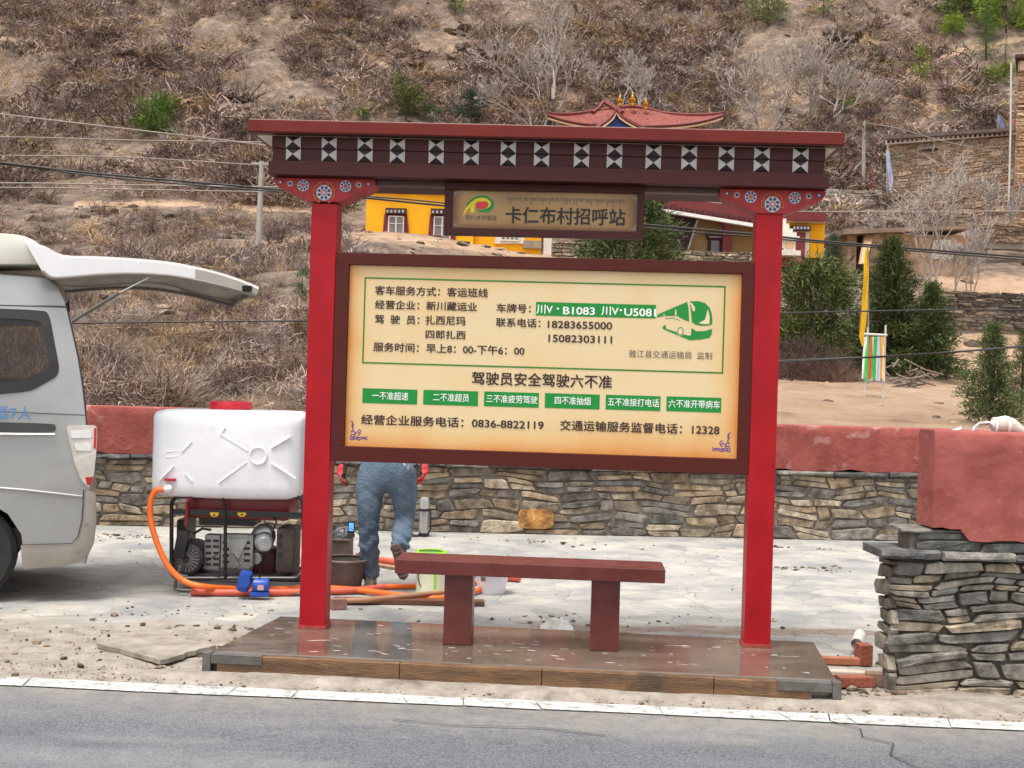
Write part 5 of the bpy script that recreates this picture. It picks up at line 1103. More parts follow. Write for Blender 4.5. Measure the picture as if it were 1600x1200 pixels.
def shoe(a, fwd, up, nm):
    fwd = fwd.normalized(); up = (up-fwd*up.dot(fwd)).normalized(); s = fwd.cross(up); X_ = Matrix((( s.x, fwd.x, up.x, a.x), (s.y, fwd.y, up.y, a.y), (s.z, fwd.z, up.z, a.z), (0, 0, 0, 1)))
    outl = [(.0, -.075), (.030, -.07), (.036, -.03), (.034, .03), (.044, .09), (.046, .13), (.034, .18), (.0, .20), (-.030, .185), (-.044, .14), (-.044, .09), (-.036, .03), (-.036, -.03), (-.030, -.07)]
    m = MB(X_); m.prism(outl, -.080, -.052, lambda p, t: (p[0], p[1], t)); so_ = m.build('sole', SOLE, pr, bevel=.004)
    m = MB(X_)
    for k in range(7): yy = -.055+k*.036; wd = .026 if yy < .05 else .034; m.box(-wd, wd, yy, yy+.016, -.087, -.0805)
    m.build('tread', SOLE, so_, bevel=.002)
    m = MB(X_); rows = []
    for z, k, y0 in ((-.0515, .98, 0), (-.03, 1.0, 0), (-.008, .94, -.006), (.02, .78, -.03), (.05, .72, -.045)):
        rows.append([(p[0]*k, (p[1]-.0)*(k if z > -.03 else 1)*(.72 if z > .03 else 1) + y0*.3, z) for p in outl+[outl[0]]])
    m.grid(rows); m.add(rows[-1][:-1], [tuple(range(14))]); m.build('shoe', SHOE, pr, smooth=True)
shoe(aL+Vector((0, 0, .004)), Vector((-.05, 1, 0)), Vector((0, 0, 1)), 'l')
shoe(aR, (tR-aR)*1.0+Vector((0, .03, 0)), Vector((-.15, .95, .35)), 'r')
# belt tools
c = p_(633, 727, -.17); m = MB(); m.tube([c+Vector((-.02, 0, .03)), c+Vector((.0, -.02, .0)), c+Vector((.02, .0, -.03)), c+Vector((.03, .01, .02))], .006, 6); m.build('key_chain', M('chain', (190, 190, 190), .3, .1, 20, metal=.7), pr)

# ---------------------------------------------------------------- village buildings on the slope
def bxp(mb, x0, y0, x1, y1, d, th, bev=0):
    xm, ym = (x0+x1)/2, (y0+y1)/2
    mb.box(W(x0, ym, d).x, W(x1, ym, d).x, d, d+th, W(xm, y1, d).z, W(xm, y0, d).z, bev=bev); return mb
YEL = M('yellow_wash', (232, 160, 6), .85, .08, .8, .2, 6, rgb2=(244, 176, 10)); MAR = M('temple_maroon', (108, 38, 40), .8, .15, 2); WASH = M('whitewash', (216, 208, 196), .85, .08, 1.5, .2, 8)
TAN = M('earth_tan', (176, 140, 92), .9, .1, 1); DKW = M('dark_timber', (58, 30, 28), .7, .2, 3); PANE = M('window_pane', (120, 112, 112), .15, .15, 2); ROOFR = M('temple_roof_red', (98, 44, 37), .7, .12, 3.5, .6, 9, rgb2=(148, 82, 70), spec=.25, stretch=(5, 1, 1)); TRIMC = M('eave_cream', (206, 178, 140), .6, .08, 3); EAVE = M('eave_red', (104, 34, 32), .6, .1, 3); GOLD = M('gilt', (212, 170, 60), .25, .1, 6, metal=.8)
def house_window(x0, y0, x1, y1, d, parent, surround=MAR, lint=True, n=2):
    m = MB(); pts = [(x0-5, y0), (x1+5, y0), (x1+9, y1+5), (x0-9, y1+5)]
    m.prism([W(x, y, d) for x, y in pts], -.10, .05, lambda p, t: p+Vector((0, t, 0))); w_ = m.build('window', surround, parent)
    m = MB(); bxp(m, x0+2, y0+3, x1-2, y1, d-.13, .06); m.build('pane', PANE, w_)
    m = MB(); 
    for k in range(n+1): xx = x0+1+(x1-x0-2)*k/n; bxp(m, xx-1.0, y0+3, xx+1.0, y1, d-.17, .035)
    bxp(m, x0+1, y1-1.5, x1-1, y1+.5, d-.175, .04); bxp(m, x0+1, y0+2.2, x1-1, y0+4, d-.175, .04); bxp(m, x0+1, y0+.35*(y1-y0), x1-1, y0+.35*(y1-y0)+1, d-.172, .04)
    m.build('sash', WASH, w_)
    if lint:
        m = MB(); bxp(m, x0-4, y0-10, x1+4, y0-1, d-.28, .28); m.build('lintel', DKW, w_)
        m = MB()
        for k in range(5): xx = x0-2+(x1-x0+2)*k/4.5; bxp(m, xx, y0-7, xx+3, y0-3, d-.31, .03)
        m.build('lintel_dentil', WHITE, w_)
    return w_
HD = 60.
yh = thing('yellow_house', W(700, 400, HD+3), 'bright yellow temple wing with maroon framed windows seen under the shelter beam', 'house')
m = MB(); bxp(m, 571, 303, 740, 430, HD, 8); bxp(m, 741, 303, 846, 430, HD+.35, 7); m.build('wall', YEL, yh)
m = MB(); bxp(m, 569, 297, 850, 303.5, HD-.15, 8.6); m.build('white_course', WASH, yh); m = MB(); bxp(m, 586, 285, 852, 296.8, HD-.05, 8.4); m.build('parapet', MAR, yh)
m = MB(); 
for k in range(16): bxp(m, 590+k*16, 286.5, 590+k*16+9, 291, HD-.08, .03)
m.build('parapet_panel', M('pink_white', (206, 176, 176), .8, .1, 3), yh)
house_window(606, 335, 631, 374, HD, yh); house_window(677, 336, 704, 383, HD, yh); house_window(782, 357, 812, 376, HD+.35, yh, WASH, False, 4)
m = MB(); bxp(m, 818, 376, 846, 388, HD+.2, .14); m.build('grey_plaster_patch', M('grey_plaster', (150, 136, 120), .9, .2, 2), yh); m = MB(); bxp(m, 849, 360, 862, 412, HD+.3, 1.0); m.build('pillar', WASH, yh)
# temple hall with the curved roof
TD = 66.
th = thing('temple_hall', W(990, 300, TD+3), 'temple hall with curved red tiled roof, blue gable and three gilt finials above the shelter', 'temple')
m = MB(); bxp(m, 880, 196, 1100, 400, TD, 7); m.build('wall', M('hall_wall', (150, 58, 50), .85, .12, 1), th)
def roof_pt(v, s, back=False):           # v -1..1 along the ridge, s 0 ridge .. 1 eave
    tip = abs(v)**3; half = (.36+.64*s**.9)
    x = 990+135*v*half-6*(1-s)*0
    yr = 158+(9 if v > 0 else 4)*abs(v)**2-2*(1-abs(v)); ye = 201-17*tip
    y = ye-(ye-yr)*(1-s)**1.7
    p = W(x, y, TD); p.y = TD+1.6-2.6*s if not back else TD+1.6+3.4*s; p.x = W(x, y, TD).x
    return p
for bk in (False, True):
    m = MB(); P = [[roof_pt(-1+2*i/40, j/8, bk) for j in range(9)] for i in range(41)]; m.grid(P); o = m.build('roof' if not bk else 'roof_rear', ROOFR, th, smooth=True)
    m = MB(); m.tube([roof_pt(-1+2*i/40, 1, bk)+Vector((0, 0, -.09)) for i in range(41)], .10, 6); m.build('eave_band', EAVE, th, smooth=True)
    m = MB(); m.tube([roof_pt(-1+2*i/40, 1, bk)+Vector((0, 0, -.24)) for i in range(41)], .055, 6); m.build('eave_trim', TRIMC, th, smooth=True)
m = MB(); m.tube([roof_pt(-1+2*i/20, 0) for i in range(21)], .13, 8); m.build('ridge', EAVE, th, smooth=True)
for s_ in (-1, 1):
    m = MB(); m.tube([roof_pt(s_, j/8)+Vector((0, 0, .03)) for j in range(9)], .10, 6); m.build('hip_ridge', EAVE, th, smooth=True)
# cross gable with blue infill
def gpt(t, s): # t -1..1 across, s depth 0..1
    x = 963+ (44 if t > 0 else 32)*t; y = 172+29*(abs(t)**.62); return W(x, y, TD-1.5)+Vector((0, 2.6*s, 0))
m = MB(); m.grid([[gpt(-1+2*i/16, j/2) for j in range(3)] for i in range(17)]); m.build('gable_roof', ROOFR, th, smooth=True)
m = MB(); m.tube([gpt(-1+2*i/16, 0) for i in range(17)], .12, 6); m.build('gable_eave', EAVE, th, smooth=True)
m = MB(); m.tube([gpt(-1+2*i/16, 0)+Vector((0, -.06, -.17)) for i in range(17)], .05, 6); m.build('gable_trim', TRIMC, th, smooth=True)
m = MB(); pts = [gpt(-.86+1.72*i/12, 0)+Vector((0, .12, -.12)) for i in range(13)]; m.prism(pts+[W(1000, 206, TD-1.5)+Vector((0, .12, 0)), W(936, 204, TD-1.5)+Vector((0, .12, 0))], 0, .15, lambda p, t: p+Vector((0, t, 0))); m.build('blue_gable', M('gable_blue', (40, 60, 118), .7, .1, 2), th)
m = MB(); m.tube([W(944, 158, TD), W(955, 165, TD-1), W(972, 176, TD-1.5)], .14, 6); m.tube([W(944, 158, TD), W(935, 170, TD-.8), W(926, 176, TD-1.2)], .12, 6); m.build('gable_ridge', EAVE, th, smooth=True)
for fx, fy, fh in ((968.5, 165, 19), (988, 165, 22), (1009, 170, 18)):
    c = W(fx, fy, TD+1.0); k = fh*TD/F
    m = MB(); m.lathe([(k*.20, 0), (k*.22, k*.12), (k*.12, k*.22), (k*.26, k*.34), (k*.28, k*.45), (k*.10, k*.58), (k*.16, k*.64), (k*.07, k*.72), (k*.06, k*.92), (.01, k)], c, n=12); m.build('finial', GOLD, th, smooth=True)
# porch wing to the right
QD = 58.
po = thing('porch_house', W(1090, 400, QD+3), 'tan walled temple porch with dark carved door frames and white eave strip', 'house')
m = MB(); bxp(m, 1008, 322, 1190, 420, QD, 5); m.build('wall', TAN, po)
m = MB(); m.prism([W(x, y, QD-2.0) for x, y in ((1030, 325), (1196, 352), (1196, 357.5), (1030, 330))], 0, .3, lambda p, t: p+Vector((0, t, 0))); m.build('eave_strip', M('strip_white', (230, 226, 222), .6, .04, 3), po)
m = MB(); m.prism([W(x, y, QD-1.25) for x, y in ((1006, 306), (1130, 318), (1198, 336), (1198, 351.5), (1012, 321.5))], 0, 4.4, lambda p, t: p+Vector((0, t, 0))); pr_ = m.build('roof', MAR, po)
for k in range(22): f = k/22; x = 1014+f*180; y = 316+f*28; m = MB(); m.prism([W(x+a, y+b, QD-1.30) for a, b in ((0, 0), (4, .6), (4, 4.6), (0, 4))], 0, .05, lambda p, t: p+Vector((0, t, 0))); m.build('rafter_end', DKW, pr_)
m = MB(); bxp(m, 1006, 296, 1140, 308, QD+1, 6); m.build('upper_roof', M('maroon_upper', (96, 40, 44), .8, .15, 1.2), po)
for pts in (((1048, 332), (1094, 337), (1082, 356), (1078, 402), (1046, 400), (1050, 352)),): m = MB(); m.prism([W(x, y, QD-.4) for x, y in pts], 0, .4, lambda p, t: p+Vector((0, t, 0))); m.build('carved_doorway', DKW, po)
m = MB(); m.tube([W(1090, 344, QD-1.0), W(1072, 402, QD-1.0)], .06, 6); m.build('ladder_rail', M('grey_pole', (128, 120, 112), .7, .1, 4), po)
m = MB(); bxp(m, 1130, 344, 1144, 404, QD-.9, .35); bxp(m, 1118, 341, 1160, 347, QD-.95, .45); m.build('column', MAR, po)
m = MB(); m.prism([W(x, y, QD-.3) for x, y in ((1102, 362), (1142, 366), (1137, 402), (1106, 400), (1108, 376))], 0, .3, lambda p, t: p+Vector((0, t, 0))); dw_ = m.build('window', DKW, po)
m = MB(); bxp(m, 1111, 376, 1124, 396, QD-.34, .05); m.build('pane', PANE, dw_); m = MB(); bxp(m, 1108, 369, 1134, 371.5, QD-.35, .05); m.build('lintel_dentil', M('dull_white', (170, 150, 140), .8, .1, 5), dw_)
# right yellow house with red door and white stupa
RD = 57.
rh = thing('yellow_house', W(1260, 405, RD+2), 'small yellow house with maroon roof edge and red door right of the shelter post', 'house')
m = MB(); bxp(m, 1206, 344, 1288, 402, RD, 4); m.build('wall', YEL, rh); m = MB(); bxp(m, 1200, 331, 1291, 344, RD-.5, 4.8); m.build('roof', MAR, rh); m = MB(); bxp(m, 1202, 344.5, 1290, 347.5, RD-.3, 4.4); m.build('eave_course', TRIMC, rh)
m = MB(); bxp(m, 1240, 357, 1264, 408, RD-.12, .15); dr = m.build('door_frame', WASH, rh); m = MB(); bxp(m, 1243, 363, 1258, 408, RD-.2, .1); m.build('door', M('door_red', (132, 52, 56), .7, .15, 3), dr); m = MB(); bxp(m, 1238, 352, 1267, 360, RD-.4, .3); m.build('lintel', DKW, dr)
m = MB()
for k in range(5): bxp(m, 1240+k*5.4, 354, 1243+k*5.4, 358, RD-.43, .04)
m.build('lintel_dentil', WHITE, dr)
m = MB(); bxp(m, 1190, 401, 1262, 416, RD-.6, 1.4); m.build('terrace_wall', M('terrace_pink', (150, 88, 84), .9, .15, 2), rh)
st = thing('stupa', W(1228, 401, RD-1), 'white stepped stupa between the red post and the red door', 'stupa'); c = W(1222, 401, RD-1.1)
m = MB(); k_ = RD/F
for y0, y1, hw in ((400, 392, 24), (392, 376, 17), (376, 370, 22), (370, 364, 18), (364, 358, 13), (358, 350, 8), (350, 342, 4)): m.box(c.x-hw*k_, c.x+hw*k_, c.y-hw*k_*.8, c.y+hw*k_*.8, c.z+(401-y0)*k_-.02, c.z+(401-y1)*k_-.03)
m.build('stepped_body', WASH, st); m = MB(); m.box(c.x+2*k_, c.x+13*k_, c.y-17*k_*.8-.05, c.y-17*k_*.8-.01, c.z+(401-390)*k_, c.z+(401-379)*k_); m.build('niche_panel', M('niche_tan', (206, 168, 118), .8, .1, 3), st)
# stone houses at right
STH = M('house_stone', (160, 136, 116), .9, .3, 1.4, .9, 5, rgb2=(204, 182, 160), lo=.3, hi=.7, stretch=(1, 1, 3.2))
s1 = thing('stone_house', W(1480, 340, 72), 'large flat roofed brown stone house up the slope at right', 'house')
def wallq(mb, pts, th): # pts: (px,py,d)
    q = [W(*p) for p in pts]; e = q[1]-q[0]; nn_ = Vector((-e.y, e.x, 0)).normalized(); mb.prism(q, 0, th, lambda p, t: p+nn_*t)
m = MB(); wallq(m, [(1386, 226, 74), (1584, 214, 68), (1584, 352, 68), (1386, 352, 74)], 6); m.build('wall', STH, s1)
palh = [(196, 170, 146), (176, 152, 132), (210, 186, 162), (164, 140, 122), (190, 156, 130), (180, 164, 148)]
a, b = W(1386, 350, 74), W(1584, 350, 68); Xh = Matrix.Translation((a.x, a.y, a.z)) @ Matrix.Rotation(math.atan2(b.y-a.y, b.x-a.x), 4, 'Z'); Lh = math.hypot(b.x-a.x, b.y-a.y); Xh = Xh @ Matrix.Translation((0, -.10, 0))
m = MB(Xh); stones(m, Lh, 0, (350-224)*71/F, Xh, palh, .12, .3, .3, .9, 31, proud=.05); m.build('stonework', STONE, s1)
m = MB(); wallq(m, [(1381, 212, 73.4), (1586, 199, 67.4), (1586, 204, 67.4), (1381, 218, 73.4)], 7); m.build('roof', M('slate_roof_edge', (98, 84, 76), .8, .2, 2), s1)
m = MB(); wallq(m, [(1384, 218.5, 73.7), (1585, 204.5, 67.7), (1585, 210, 67.7), (1384, 226, 73.7)], .2); fr2 = m.build('white_band', WASH, s1)
for k in range(26):
    f = k/26; m = MB(); m.prism([W(1387+f*196+a, 220-f*14+b, 73.5-f*6) for a, b in ((0, 0), (3.4, -.2), (3.4, 3), (0, 3.2))], 0, .1, lambda p, t: p+Vector((0, t, 0))); m.build('beam_end', DKW, fr2)
m = MB(); wallq(m, [(1436, 234, 72.2), (1462, 231, 71.3), (1462, 233.5, 71.3), (1436, 237, 72.2)], .3); m.build('timber_spout', DKW, s1)
tw = thing('stone_tower', W(1610, 350, 66), 'layered stone tower with dark cornice cut by the right edge of the photo', 'tower')
a = W(1583, 350, 63.45); Xt = Matrix.Translation(a) @ Matrix.Rotation(math.radians(-24), 4, 'Z'); k_ = 63.45/F
def tbox(m, x0, y0, x1, y1, dy, th): m.box((x0-1583)*k_, (x1-1583)*k_, dy, dy+th, (350-y1)*k_, (350-y0)*k_); return m
tbox(MB(Xt), 1583, 96, 1700, 362, .03, 4).build('wall', STH, tw)
m = MB(Xt); stones(m, 117*63.5/F, 0, (350-112)*63.5/F, Xt, [(190, 150, 118), (216, 188, 158), (156, 122, 98), (200, 166, 134)], .10, .26, .5, 1.4, 33, proud=.06); m.build('stonework', STONE, tw)
m = tbox(MB(Xt), 1579, 88, 1704, 95, -.5, 5); m.build('cornice', DKW, tw, bevel=.05); m = tbox(MB(Xt), 1586, 96, 1700, 111, -.12, .14); m.build('cornice_panel', M('tower_panel', (196, 168, 150), .8, .2, 2), tw); m = tbox(MB(Xt), 1590, 80, 1696, 87, .1, 3.5); m.build('parapet', STH, tw)
m = MB(); m.tube([W(1580, 98, 62.8), W(1579, 200, 62.8), W(1576, 322, 62.8), W(1573, 346, 62.8)], .05, 6); m.build('downpipe', M('pipe_pale', (190, 186, 180), .5, .1, 3), tw)
s2 = thing('earth_house', W(1430, 430, 57), 'low earth walled house with white framed window behind bare branches', 'house')
ED = 56.5
m = MB(); bxp(m, 1352, 366, 1512, 440, ED, 5); bxp(m, 1324, 368, 1338, 425, ED+.2, 4); m.build('wall', M('earth_wall', (146, 120, 96), .95, .2, 2.2, .8, 5, rgb2=(182, 154, 128), lo=.4, hi=.6), s2); m = MB(); wallq(m, [(1318, 358, ED-.6), (1520, 352, ED-.6), (1520, 357, ED-.6), (1318, 366, ED-.6)], 6); m.build('roof', M('flat_roof_earth', (132, 112, 96), .9, .2, 1.5, .5, 6), s2)
m = MB(); bxp(m, 1338, 368, 1352, 420, ED+.5, .2); m.build('doorway', DKW, s2); wn = house_window(1463, 375, 1480, 400, ED, s2, WASH, False, 2)
m = MB(); wallq(m, [(1352, 366, ED-.05), (1366, 366, ED-.05), (1352, 412, ED-1.6), (1344, 412, ED-1.6)], .3); m.build('buttress', M('buttress_tan', (186, 154, 120), .9, .1, 2), s2)
def dry_wall(x0, y0, x1, y1, d, label, seed, cat='wall', nm='dry_stone_wall', pal=None):
    a, b = W(x0, (y0+y1)/2, d), W(x1, (y0+y1)/2, d); zb, zt = W((x0+x1)/2, y1+8, d).z, W((x0+x1)/2, y0, d).z; X_ = Matrix.Translation((a.x, d, zb)); L = b.x-a.x
    t = thing(nm, (a.x+L/2, d+.3, zb), label, cat); m = MB(X_); m.box(0, L, .012, .6, -.3, zt-zb-.05); m.build('wall_core', MORT, t); m = MB(X_); stones(m, L, 0, zt-zb, X_, pal or [(112, 102, 94), (136, 122, 110), (94, 88, 84), (150, 136, 118)], .05*d/30, .13*d/30, .15*d/30, .5*d/30, seed, proud=.05*d/30); m.build('stonework', STONE, t)
dry_wall(1448, 456, 1640, 508, 43, 'dark tumbled dry stone wall above the sandy bank at right', 41)
dry_wall(1530, 350, 1640, 372, 60, 'low grey rubble wall below the stone tower', 42, pal=[(150, 130, 112), (170, 148, 128), (128, 110, 96)])
dry_wall(1000, 392, 1176, 412, 55, 'pale stone retaining wall under the tan porch', 43, pal=[(176, 160, 138), (196, 180, 156), (150, 136, 120)])
dry_wall(862, 378, 908, 402, 58, 'short pale stone wall beside the yellow wing pillar', 44, pal=[(190, 174, 152), (170, 150, 130), (206, 190, 168)])
dry_wall(1290, 296, 1380, 312, 76, 'pale rubble wall along the slope left of the stone house', 45, pal=[(206, 200, 192), (170, 160, 150), (190, 180, 170)])

# ---------------------------------------------------------------- flags, poles, cables
def pole(name, px, py, top, d, r, mat, label, cat, lean=0):
    b = W(px, py, d); b.z = T1(b.x, b.y)-.1; t = W(px+lean, top, d); m = MB(); m.tube([b, t], [r, r*.8], 10); return tag(m.build(name, mat, loc=b, smooth=True), label, cat)
CONC = M('pole_concrete', (156, 152, 146), .8, .12, 3)
h = hit(404, 384)
po1 = thing('utility_pole', h, 'slim grey utility pole with cross arm on the slope left of the shelter', 'pole'); m = MB(); tp = W(409, 252, h.y); m.tube([h-Vector((0, 0, .2)), tp], [.13, .10], 10); m.build('shaft', CONC, po1, smooth=True); m = MB(); c = W(412, 256, h.y); m.box(c.x-.5, c.x+.3, c.y-.06, c.y+.06, c.z-.05, c.z+.05); m.build('cross_arm', CONC, po1)
h = hit(1349, 300); pole('utility_pole', 1349, 300, 188, h.y, .14, CONC, 'pale concrete utility pole left of the large stone house', 'pole', 1)
h = hit(1361, 300); pole('thin_pole', 1361, 298, 262, h.y, .07, M('pole_red', (170, 60, 56), .6, .1, 4), 'short thin red pole beside the concrete utility pole', 'pole')
def cloth(name, pts, wd, mat, amp, parent=None, seed=1, n=6, loc=None, cols=None):
    r = random.Random(seed); P = []
    for i, p in enumerate(pts):
        p = Vector(p); w0 = wd[i] if isinstance(wd, (list, tuple)) else wd
        P.append([p+Vector((w0*(j/n-.5), amp*math.sin(j*2.3+i*.7+seed)+amp*.5*math.sin(j*1.1+i*1.3), 0)) for j in range(n+1)])
    m = MB(); m.grid(P); return m.build(name, mat, parent, smooth='all', loc=loc)
FY = M('flag_yellow', (224, 178, 20), .7, .1, 2)
h = hit(1352, 600); fd = h.y+.6
ft = thing('prayer_flag', h, 'tall narrow yellow prayer flag on a thin pole beside the conifers', 'flag'); m = MB(); m.tube([W(1357, 600, fd), W(1356, 386, fd)], .018, 8); m.build('pole', M('grey_stick', (140, 134, 128), .6, .1, 8), ft)
k = fd/F; cloth('flag_cloth', [W(x, y, fd-.05) for x, y in ((1354, 389), (1353.5, 410), (1353, 432), (1351, 455), (1350, 480), (1348.5, 505), (1347, 525), (1349, 541))], [3*k, 6*k, 7*k, 8*k, 10*k, 11*k, 9*k, 4*k], FY, .03, ft, 2)
hl, hr_ = hit(1351, 617), hit(1381, 623); rd = min(hl.y, hr_.y)
rk = thing('flag_rack', (W(1366, 620, rd).x, rd, T1(W(1366, 620, rd).x, rd)), 'rack of two pale poles hung with faded multicoloured prayer cloths', 'flag rack'); PALEP = M('pale_pole', (196, 190, 182), .6, .08, 8); k = rd/F
for x0, x1, y0 in ((1356, 1351, 511), (1384, 1380, 508)):
    m = MB(); b = W(x1, 620, rd); b.z = T1(b.x, b.y)-.05; m.tube([b, W(x0, y0, rd)], 1.5*k, 8); m.build('pole', PALEP, rk)
m = MB(); m.tube([W(1350, 522, rd-.02), W(1386, 524, rd-.02)], 2.0*k, 8); m.build('crossbar', PALEP, rk)
for i, (x, c, wd_) in enumerate(((1353, (226, 232, 222), 6), (1356, (96, 196, 96), 5), (1361, (206, 120, 70), 4), (1363.5, (232, 226, 222), 5), (1368, (70, 190, 76), 6), (1373, (196, 206, 226), 6), (1378, (236, 176, 70), 7), (1381.5, (238, 226, 214), 3))):
    cloth('prayer_cloth', [W(x+dx*(1 if i < 5 else .4), y, rd-.04-.012*(i % 3)) for dx, y in ((0, 526), (-.6, 545), (-1.5, 565), (-2.5, 585-i % 3*2), (-3, 592+i % 2*3))], [wd_*k*.8, wd_*k, wd_*k*1.15, wd_*k*1.2, wd_*k*1.1], M('cloth_%s' % ['white', 'green', 'rust', 'cream', 'lime', 'blue', 'amber', 'ivory'][i], c, .8, .08, 6), .02, rk, i)
h = hit(1420, 606); wp = thing('log_pile', h, 'low pile of grey weathered branches beside the prayer flag rack', 'log pile'); r = random.Random(8)
for k in range(26):
    f = r.random(); a = h+Vector((r.uniform(-.55, .45), r.uniform(-.2, .3), r.uniform(.02, .55)*(1-f*.5))); dv = Vector((r.uniform(-.5, .5), r.uniform(-.1, .1), r.uniform(-.22, .1))); m = MB(); m.tube([a-dv*.6, a+dv*.6], [r.uniform(.018, .03), .015], 6); m.build('branch', M('grey_branch', (120, 106, 96), .9, .25, 5), wp)
for px, y0, y1, dd, c, label in ((1386, 236, 298, 73, (146, 156, 182), 'faded blue prayer flag hanging at the corner of the stone house'), (1560, 181, 203, 70, (110, 130, 176), 'small blue flag standing on the stone house roof'), (1583, 186, 202, 66, (196, 110, 110), 'tiny red flag on the roof beside the tower')):
    k = dd/F; o = thing('prayer_flag', W(px, y1, dd), label, 'flag'); m = MB(); m.tube([W(px, y1+2, dd), W(px-1, y0-2, dd)], .03, 6); m.build('pole', CONC, o); q = M('flag_tint_%d' % c[0], c, .8, .15, 1.5, rgb2=tuple(min(255, v+50) for v in c)); cloth('flag_cloth', [W(px+a, y0+(y1-y0)*f, dd-.05) for a, f in ((1, 0), (2, .25), (4, .5), (6, .75), (4, 1))], [5*k, 6*k, 7*k, 8*k, 5*k], q, .06, o, 3)
CAB = M('cable_black', (40, 38, 36), .6, .1, 5); CABG = M('cable_grey', (140, 130, 122), .6, .1, 5)
def cable(pts, d, r, label, mat=CAB):
    m = MB(); m.tube(smoothline([W(x, y, d) for x, y in pts], 8), r, 6); tag(m.build('overhead_cable', mat, loc=W(pts[0][0], pts[0][1], d), smooth=True), label, 'cable', 'overhead cables across the slope')
cable([(-500, 606), (0, 606), (140, 602), (300, 603), (480, 595), (850, 582), (1220, 564), (1420, 555), (1600, 541), (2100, 500)], 17.5, .016, 'thick black cable running lowest across the slope just above the red wall')
cable([(-500, 606), (0, 608), (150, 605), (310, 605), (480, 598), (850, 584), (1220, 565.5), (1420, 554), (1600, 542.5), (2100, 506)], 17.45, .008, 'thin black cable twisted along the lowest thick cable')
cable([(-500, 512), (0, 508), (120, 505), (480, 501), (850, 496), (1220, 489), (1420, 485), (1600, 484), (2100, 486)], 18.5, .012, 'black cable crossing at mid height behind the notice board')
cable([(-400, 205), (0, 254), (160, 272), (400, 293), (560, 308), (700, 322), (1010, 351), (1180, 366), (1300, 378), (1600, 402), (2000, 432)], 40, .035, 'dark sagging cable passing in front of the yellow wall')
cable([(-400, 214), (0, 256), (160, 276), (400, 297), (560, 306), (700, 318), (1010, 356), (1180, 370), (1300, 381), (1600, 406), (2000, 436)], 40.3, .025, 'second dark cable close below the one at the yellow wall')
cable([(-400, 128), (0, 178), (160, 197), (390, 224), (600, 252), (900, 290)], 60, .035, 'thin pale wire slanting down from the upper left', CABG)
cable([(-400, 214), (0, 214), (200, 219), (400, 222), (800, 228)], 62, .03, 'thin pale level wire below the round green bush', CABG)
cable([(-400, 244), (0, 243), (200, 246), (408, 258), (700, 272)], 60, .03, 'thin pale wire reaching the slim pole cross arm', CABG)
cable([(-400, 287), (0, 286), (200, 289), (420, 292), (700, 296), (1020, 312), (1200, 322)], 58, .035, 'thin pale wire level with the painted brackets', CABG)
cable([(-400, 296), (0, 293), (200, 296), (430, 300), (700, 302), (1020, 322), (1200, 330), (1600, 330), (2000, 326)], 57, .03, 'lower thin pale wire running on past the stone house', CABG)
cable([(1349, 192), (1400, 200), (1480, 222), (1600, 246), (1800, 290)], 66, .025, 'pale wire from the concrete pole to the stone tower', CABG)

